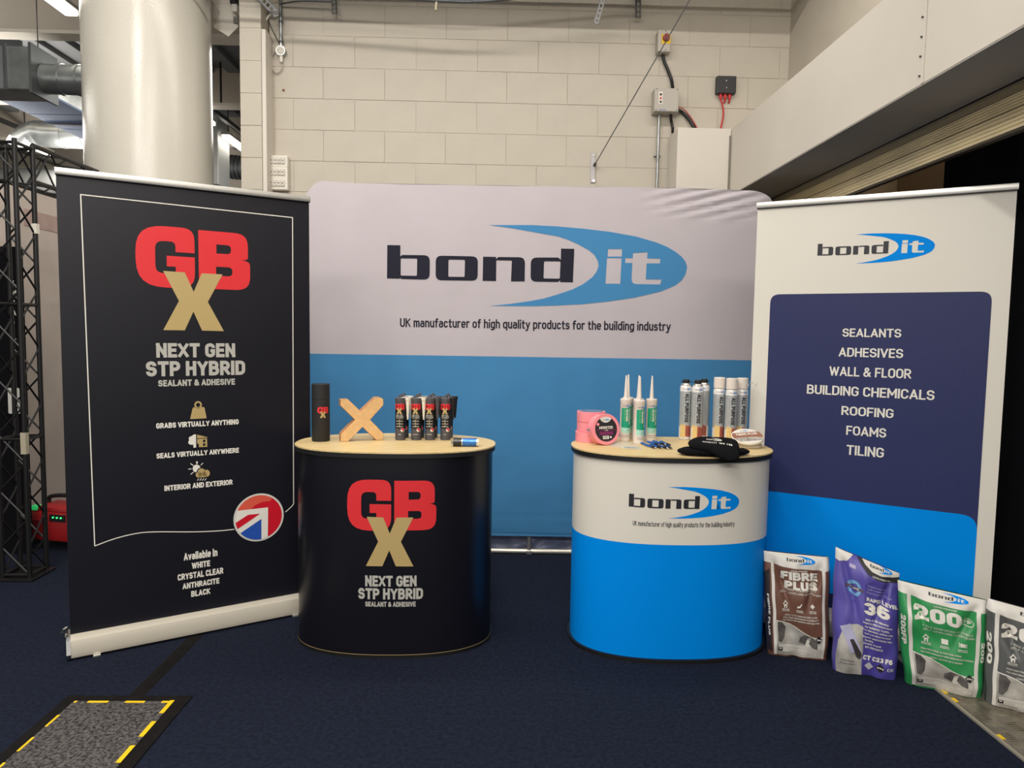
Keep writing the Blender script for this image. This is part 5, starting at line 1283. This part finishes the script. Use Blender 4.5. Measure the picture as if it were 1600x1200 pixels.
def S4(u, v):
    x = Pq.x+u*.97+v*.10; y = Pq.y-u*.28+v
    h = bvh.ray_cast(V((x, y, 2)), V((0, 0, -1)))[0]
    return V((x, y, (h.z if h else HT+.05)+.0012))
i_, s_ = bondit(-.034, .006, .064, 2.0)
decal('embroidered_logo', PWHITE, hat, i_+s_, S4, .01, .01); rs = random.Random(5); mk = []
for k in range(16):      # stitched marks too small to read
    x = -.058+k*.0076; y = -.020-k*.0004
    if k in (8, 12): continue
    mk.append(fill(rect(x, x+.0022, y-.008, y+.008))); mk.append(fill(rect(x+.0026, x+.0058, y+rs.choice((-.007, .0, .005)), y+.008)))
decal('embroidered_marks', PWHITE, hat, mk, S4, .01, .01)['kind'] = 'stuff'
# stack of round coasters / tape disc, right end
q = tt(1172, 701); 
for k, (lab, r, hh) in enumerate((('pale round tape roll lying flat under the brown and white label disc', 0.062, .015),)):
    c = V((q.x+.012, q.y+.062, HT+.0004)); t = thing('flat_roll', lab, 'tape', c)
    MB().lathe([(.02, 0), (r-.002, 0), (r, .002), (r, hh-.002), (r-.002, hh), (.02, hh)]+[(.02, 0)], c, 40).build('winding', mat('cream_roll', (216, 204, 182), .6), t, smooth=35)
ax = V((-.08, -.34, .94)).normalized(); xh = V((1, .05, 0)); xh = (xh-ax*xh.dot(ax)).normalized(); yh = ax.cross(xh)
c = V((q.x+.003, q.y+.050, HT+.042)); t = thing('label_disc', 'round brown and white label disc tilted on the pale roll, right end of the counter', 'disc', c)
R = Matrix((xh, yh, ax)).transposed()
MB().lathe([(.0, 0), (.071, 0), (.073, .002), (.073, .010), (.071, .012), (0, .012)], c, 44, axis=R).build('disc', mat('white_disc', (228, 222, 212), .45), t, smooth=35)
SD = lambda off: (lambda u, v: c+ax*(.012+off)+xh*u+yh*v)
CI = circ(0, 0, .070, 40)
decal('brown_band', mat('brown_print', (150, 98, 76), .45), t, [fill(clip([(-.08, -.018), (-.03, -.012), (.02, -.014), (.08, -.026), (.08, .034), (-.08, .034)], CI))], SD(.0006))
decal('white_lettering', PWHITE, t, [T('FIBRE PLUS', -.048, .052, .006, .026, .03)], SD(.0012))
decal('floor_picture', mat('grey_picture', (176, 170, 160), .5, var=.5, vs=40), t, [fill(clip([(-.07, -.05), (.07, -.05), (.08, -.028), (.02, -.017), (-.03, -.015), (-.08, -.022)], CI))], SD(.0006))
i_, s_ = bondit(-.018, .044, .036); decal('logo_letters', PINK_, t, i_, SD(.0008)); decal('logo_swoosh', PBLUE, t, s_, SD(.0008))
# ================================================================== POWDER BAGS
class Bag:
    def __init__(s, BL, BR, TL, TR, th, seed, lean=.05):
        s.a = atZ(*BL); s.b = atZ(*BR); s.c = atY(*TL, s.a.y+lean); s.d = atY(*TR, s.b.y+lean); s.th = th; s.seed = seed
        u = (s.b-s.a).normalized(); s.n = u.cross(V((0, 0, 1))).normalized()
        if s.n.y > 0: s.n = -s.n
        s.u = u
    def p(s, u, v): return (s.a.lerp(s.b, u)).lerp(s.c.lerp(s.d, u), v)
    def prof(s, v): return min(1, .62+3.0*v)*(1 if v < .62 else max(.10, math.sqrt(max(0, 1-((v-.62)/.385)**2))))
    def S(s, off=0, side=1):
        def f(u, v):
            uu_ = min(max(u, 0), 1); vv = min(max(v, 0), 1)
            e = (max(0, 1-abs(2*uu_-1)**4.5))**.5
            d = s.th*e*s.prof(vv)*side
            sd = s.seed
            wr = .016*noise.noise(V((uu_*2.6+sd, vv*3.4, sd)))+.009*noise.noise(V((uu_*7+sd, vv*6, sd*2)))
            top = max(0, vv-.55)/.45
            wr += .010*top*sin((uu_*5+vv*9)+sd)*abs(2*uu_-1)
            for cu, cs in ((.12, 1), (.88, -1)):
                k = max(0, 1-abs((uu_-cu)-cs*(.95-vv)*.55)*14)*max(0, 1-abs(vv-.72)/.28); wr -= .028*k
            k = max(0, vv*(1-vv))
            bul = (abs(2*uu_-1)**3)*(2*uu_-1 > 0 and 1 or -1)*.006*sin(pi*vv)
            p = s.p(uu_, vv)+s.n*((d+wr*min(1, e*1.6)*min(1, (1-vv)*9+.08))+off*side)+s.u*(bul+.005*noise.noise(V((sd, vv*5, uu_)))*(abs(2*uu_-1)**2))
            p += s.u*(.007*noise.noise(V((sd*3, vv*4.5, 1)))*min(1, vv*6))
            p += s.n*s.th*.55
            if vv < .04: p.z = max(p.z, .001+vv*.2)
            p.z = max(p.z, .0015+.0004*off)
            return p
        return f
    def body(s, nm, m, par):
        N, M_ = 36, 44; b = MB()
        for side in (1, -1):
            vs = [s.S(0, side)(i/N, j/M_) for i in range(N+1) for j in range(M_+1)]
            fs = [(i*(M_+1)+j, (i+1)*(M_+1)+j, (i+1)*(M_+1)+j+1, i*(M_+1)+j+1) for i in range(N) for j in range(M_)]
            b.add(vs, fs if side == 1 else [f[::-1] for f in fs])
        b.add([s.S(0, sd)(i/N, 0) for i in range(N+1) for sd in (1, -1)], [(2*i, 2*i+1, 2*i+3, 2*i+2) for i in range(N)])
        o = b.build(nm, m, par)
        bm = bmesh.new(); bm.from_mesh(o.data); bmesh.ops.remove_doubles(bm, verts=bm.verts, dist=1e-4); bmesh.ops.recalc_face_normals(bm, faces=bm.faces); bm.to_mesh(o.data); bm.free()
        shade(o.data, 70); return o
def D(nm, m, t, bag, shapes, off=.001, st=1/36, sv=1/44): return decal(nm, m, t, shapes, bag.S(off), st, sv)
BW = mat('bag_white_print', (224, 220, 212), .45, bump=.03, bs=25)
CONC = mat('concrete_photo_print', (190, 186, 178), .5, var=.45, vs=9)
def house(x, y, s_): return [fill([(x-s_, y), (x, y+s_*.9), (x+s_, y), (x+s_*.8, y-s_*.15), (x, y+s_*.55), (x-s_*.8, y-s_*.15)]), fill(rect(x-s_*.6, x+s_*.6, y-s_*.9, y-s_*.05), rect(x-s_*.15, x+s_*.25, y-s_*.9, y-s_*.4)[::-1])]
def template(bag, t, body, ttl, sub, kinds, icons):
    bag.body('sack', body, t)
    # white stripes, band, bottom
    D('white_top_band', BW, t, bag, [fill([(0.0, .90), (.10, .895), (.30, .875), (.60, .868), (.92, .868), (1, .88), (1, 1), (0, 1)])])
    D('white_stripe', BW, t, bag, [fill([(.10, .02), (.145, .02), (.145, .9), (.10, .9)])]); D('white_stripe', BW, t, bag, [fill([(.875, .02), (.92, .02), (.92, .9), (.875, .9)])])
    curve = [(.145, .36), (.25, .352), (.36, .335), (.48, .30), (.60, .262), (.70, .235), (.80, .228), (.875, .24)]
    D('floor_photo', CONC, t, bag, [fill([(.145, .02), (.875, .02)]+curve[::-1])], .0012)
    D('photo_edge', PWHITE, t, bag, [stroke(curve, .008)], .002)
    D('worker_shape', mat('dark_photo_shape', (92, 88, 86), .6, var=.4, vs=30), t, bag, [fill([(.17, .16), (.22, .15), (.27, .20), (.30, .30), (.24, .345), (.17, .35)])], .0022)
    D('tool_shape', mat('dark_photo_shape', (92, 88, 86), .6, var=.4, vs=30), t, bag, [fill([(.50, .17), (.60, .15), (.64, .22), (.70, .23), (.66, .17), (.72, .13), (.80, .12), (.80, .19), (.72, .232), (.60, .25), (.52, .215)])], .0022)
    D('pale_bucket', mat('pale_photo_shape', (206, 202, 194), .5), t, bag, [fill(circ(.64, .17, .05, 16, .035)), fill([(.18, .06), (.84, .05), (.84, .11), (.50, .14), (.18, .13)])], .0018)
    D('black_diamond', BLACK, t, bag, [fill([(.765, .215), (.82, .175), (.875, .215), (.82, .255)])], .0026)
    D('diamond_lettering', PWHITE, t, bag, [T('20kg', .785, .857, .205, .225, .03, 1)], .0036)
    D('small_black_mark', BLACK, t, bag, [fill(rect(.17, .24, .065, .10), rect(.185, .225, .08, .095)[::-1])], .0028)
    D('standard_lettering', PWHITE, t, bag, [T('BS EN13813', .38, .70, .075, .098, .03, 1), T(sub, .42, .66, .045, .065, .02, 1), T('CE', .77, .87, .048, .082, .01, 2)], .003)
    i_, s_ = bondit(.34, .912, .44, .62); D('logo_letters', PINK_, t, bag, i_, .0024); D('logo_swoosh', PBLUE, t, bag, s_, .0024)
    for s_, x0, x1, y0, y1, bd_ in ttl: D('title_lettering', PWHITE, t, bag, [T(s_, x0, x1, y0, y1, bd_)], .0022)
    D('range_lettering', PWHITE, t, bag, [T('LEVELMASTER', .40, .66, .842, .856, .02, 1)], .0022)
    D('caption_lettering', mat('soft_bag_white', (206, 202, 192), .5), t, bag, kinds[:2], .0022); D('caption_lettering', mat('soft_bag_white', (206, 202, 192), .5), t, bag, kinds[2:], .0022)
    x3 = (.30, .52, .73)
    ic = []
    ic += house(x3[0], .528, .04)
    ic += [fill([(x3[1]-.04, .50), (x3[1]+.01, .51), (x3[1]+.04, .545), (x3[1]+.028, .552), (x3[1], .525), (x3[1]-.035, .522)])] if icons == 'b' else ([fill(rect(x3[1]-.04, x3[1]+.04, .50, .55))] if icons == 'g' else [stroke([(x3[1]-.02+.02*k, .50), (x3[1]-.01+.02*k, .515), (x3[1]-.02+.02*k, .53), (x3[1]-.01+.02*k, .548)], .008) for k in range(3)])
    ic += [fill([(x3[2]-.035, .525), (x3[2], .50), (x3[2]+.035, .525), (x3[2], .55)])] if icons == 'b' else [fill(rect(x3[2]-.03, x3[2]+.03, .508, .545)), fill(rect(x3[2]-.045, x3[2]-.038, .505, .548)), fill(rect(x3[2]+.038, x3[2]+.045, .505, .548))]
    D('icons', PWHITE, t, bag, ic, .0022)
    D('icon_caption', PWHITE, t, bag, [T(s_, x-.055, x+.055, y, y+.010, .02, 1) for x, a, c_ in ((x3[0], 'INDOOR', 'INSTALLATION'), (x3[1], 'TROWEL', 'FINISH'), (x3[2], 'UNDERFLOOR', 'HEATING')) for s_, y in ((a, .474), (c_, .460))], .0022)
def place_bag(nm_label, bag):
    return thing('powder_bag', nm_label, 'bag', bag.a.lerp(bag.b, .5), 'powder bags on the floor at the right')
b1 = Bag((1199, 1017), (1291, 1027), (1193, 858), (1293, 868), .038, 1.3, .03)
t = place_bag('brown and white powder bag with a two-line title, beside the blue counter', b1)
BRN = mat('brown_bag_print', (112, 76, 62), .42, bump=.05, bs=18)
cp = [T('FIBRE REINFORCED', .30, .78, .660, .678, .01, 1), T('SELF-LEVELLING COMPOUND', .22, .85, .630, .648, .01, 1)]
cp3 = [T('APPLY 2 TO 20MM IN ONE LAYER', .28, .80, .418, .433, .03, 1), T('POLYMER ENHANCED FLEXIBILITY', .26, .82, .392, .407, .03, 1), T('SUITABLE FOR UNDERFLOOR HEATING', .25, .83, .366, .381, .03, 1)]
template(b1, t, BRN, [('FIBRE', .24, .81, .758, .838, .068), ('PLUS', .29, .80, .672, .748, .068)], 'CT-C35-F7', cp+cp3, 'b')
D('dark_gusset', mat('dark_gusset_print', (44, 36, 36), .5, var=.4, vs=40), t, b1, [fill([(.0, .06), (.075, .04), (.075, .84), (.0, .80)])], .0012)
D('side_lettering', PWHITE, t, b1, [T('FIBRE PLUS', .032, .058, .20, .60, .03, 1, down=True)], .0022)
# bag 2: purple
b2 = Bag((1300, 1040), (1398, 1057), (1306, 852), (1405, 893), .040, 4.1, .04)
t = place_bag('purple powder bag with a big white number 36 and a trowel picture', b2)
PUR = mat('purple_bag_print', (92, 84, 168), .42, bump=.05, bs=18)
b2.body('sack', PUR, t)
D('white_corner', BW, t, b2, [fill([(0, .91), (.06, .905), (.18, .93), (.28, 1), (0, 1)])])
D('grey_slab_picture', CONC, t, b2, [fill([(.06, .0), (.46, .0), (.45, .16), (.47, .44), (.38, .445), (.25, .42), (.14, .36), (.07, .27), (.05, .15)])], .0012)
D('dark_panel', mat('deep_purple_print', (76, 68, 152), .42), t, b2, [fill([(.47, .0), (1, .0), (1, .86), (.60, .86), (.47, .80)])], .0010)
D('black_arc', mat('grey_black_band', (52, 50, 54), .5), t, b2, [fill([(.34, 1), (.40, .955), (.50, .90), (.65, .872), (.82, .875), (1, .905), (1, 1)])], .0018)
D('white_crest', BW, t, b2, [fill([(.42, 1), (.47, .965), (.58, .928), (.72, .918), (.88, .935), (1, .965), (1, 1)])], .0024)
i_, s_ = bondit(.55, .945, .34, .62); D('logo_letters', PINK_, t, b2, i_, .0034); D('logo_swoosh', PBLUE, t, b2, s_, .0034)
D('range_lettering', PWHITE, t, b2, [T('LEVELMASTER', .58, .86, .885, .900, .02, 1)], .0034)
D('round_badge', mat('badge_sky_blue', (120, 176, 220), .5), t, b2, [fill(circ(.31, .735, .105, 28, .066), circ(.31, .735, .06, 24, .04)[::-1])], .0018)
D('badge_bar', mat('badge_grey_bar', (96, 84, 100), .5), t, b2, [fill(rect(.17, .45, .722, .748, .01))], .0026); D('badge_lettering', PWHITE, t, b2, [T('LIFE', .25, .38, .728, .742, .03, 1)], .0036)
D('small_panel', mat('light_panel', (180, 172, 206), .5), t, b2, [fill(rect(.22, .32, .895, .925, .005))], .0018)
D('title_lettering', PWHITE, t, b2, [T('RAPID LEVEL', .50, .97, .668, .700, .04)], .003); D('big_number', PWHITE, t, b2, [T('36', .46, .85, .555, .655, .07)], .003)
D('number_eye', mat('deep_purple_print', (76, 68, 152), .42), t, b2, [], .004) if 0 else None
D('tagline_lettering', mat('lilac_ink', (170, 160, 214), .5), t, b2, [T('Rapid Setting', .51, .80, .79, .808, .01, 1), T('Self Levelling', .51, .78, .762, .780, .01, 1), T('Flooring Compound', .50, .88, .733, .751, .01, 1)], .003)
D('bullet_lettering', PWHITE, t, b2, [T(s_, .46 if k % 2 else .49, x1, .505-.031*k, .523-.031*k, .02, 1) for k, (s_, x1) in enumerate((('Sets in 36 Minutes', .84), ('Rapid Drying Cement Base', .90), ('for Domestic Traffic', .86), ('Pre-Blended, adding only', .92), ('Self Levelling Screed', .88), ('Interior and Exterior Use', .90), ('Flexible', .62), ('Single Pack', .74), ('BS EN13813', .76)))], .003)
D('standard_lettering', PWHITE, t, b2, [T('CT C23 F6', .47, .92, .150, .192, .05)], .003)
D('grey_diamond', mat('light_grey_mark', (196, 192, 200), .5), t, b2, [fill([(.50, .098), (.57, .060), (.64, .098), (.57, .136)])], .003)
D('black_diamond', BLACK, t, b2, [fill([(.67, .098), (.745, .058), (.82, .098), (.745, .138)])], .003); D('diamond_lettering', PWHITE, t, b2, [T('20kg', .695, .795, .09, .108, .03, 1)], .004)
D('ce_lettering', PWHITE, t, b2, [T('CE', .85, .95, .085, .112, .01, 2)], .003)
D('trowel_blade', mat('steel_blade_print', (186, 184, 214), .4), t, b2, [fill([(.11, .395), (.27, .435), (.43, .225), (.27, .185)])], .003)
D('trowel_handle', mat('dark_handle_print', (60, 54, 56), .5), t, b2, [fill(rpoly([(.25, .305, .01), (.31, .315, .01), (.45, .185, .02), (.42, .145, .03), (.36, .16, .02)]))], .004)
D('fine_lettering', mat('dark_lilac_ink', (110, 104, 120), .5), t, b2, [T('Trowel Ready', .12, .34, .112, .128, .01, 1), T('Flooring Solution', .12, .36, .085, .100, .01, 1)], .003)
# bag 3 & 4
def two_hundred(bag, t, body, sub, ic):
    cp = [T('FIBRE REINFORCED FLEXIBLE', .27, .84, .630, .648, .01, 1), T('SELF-LEVELLING COMPOUND', .27, .86, .598, .616, .01, 1)]
    cp3 = [T('PROTEIN FREE & PROTEIN-FREE', .24, .72, .410, .425, .03, 1), T('POLYMER ENHANCED FIBRE REINFORCED POWDER', .24, .86, .378, .393, .03, 1), T('LIGHT TRAFFIC IN 2 HOURS', .36, .74, .342, .357, .03, 1)]
    template(bag, t, body, [('200', .17, .71, .690, .828, .08)], sub, cp+cp3, ic)
b3 = Bag((1413, 1061), (1532, 1086), (1402, 903), (1543, 935), .045, 7.7, .03)
t = place_bag('green and white powder bag with the number 200, third from the counter', b3)
two_hundred(b3, t, mat('green_bag_print', (46, 146, 82), .42, bump=.05, bs=18), 'CT-C30-F7', 'g')
D('round_mark', PWHITE, t, b3, [stroke(circ(.775, .745, .065, 26, .036), .007, closed=True)], .0022); D('round_mark_lettering', PWHITE, t, b3, [T('FP', .735, .815, .728, .762, .05)], .0022)
D('side_lettering', PWHITE, t, b3, [T('200FP', .02, .075, .40, .70, .05, 1, down=True)], .0022); D('side_lettering', PWHITE, t, b3, [T('200', .935, .975, .38, .58, .05, 1, down=True)], .0022)
b4 = Bag((1538, 1092), (1668, 1128), (1546, 932), (1703, 974), .040, 11.2, .03)
t = place_bag('charcoal grey and white powder bag, cut off by the right edge of the picture', b4)
two_hundred(b4, t, mat('charcoal_bag_print', (86, 88, 88), .42, bump=.05, bs=18), 'CT-C25-F6', 'h')
D('side_lettering', PWHITE, t, b4, [T('200', .02, .075, .40, .70, .05, 1, down=True)], .0022)
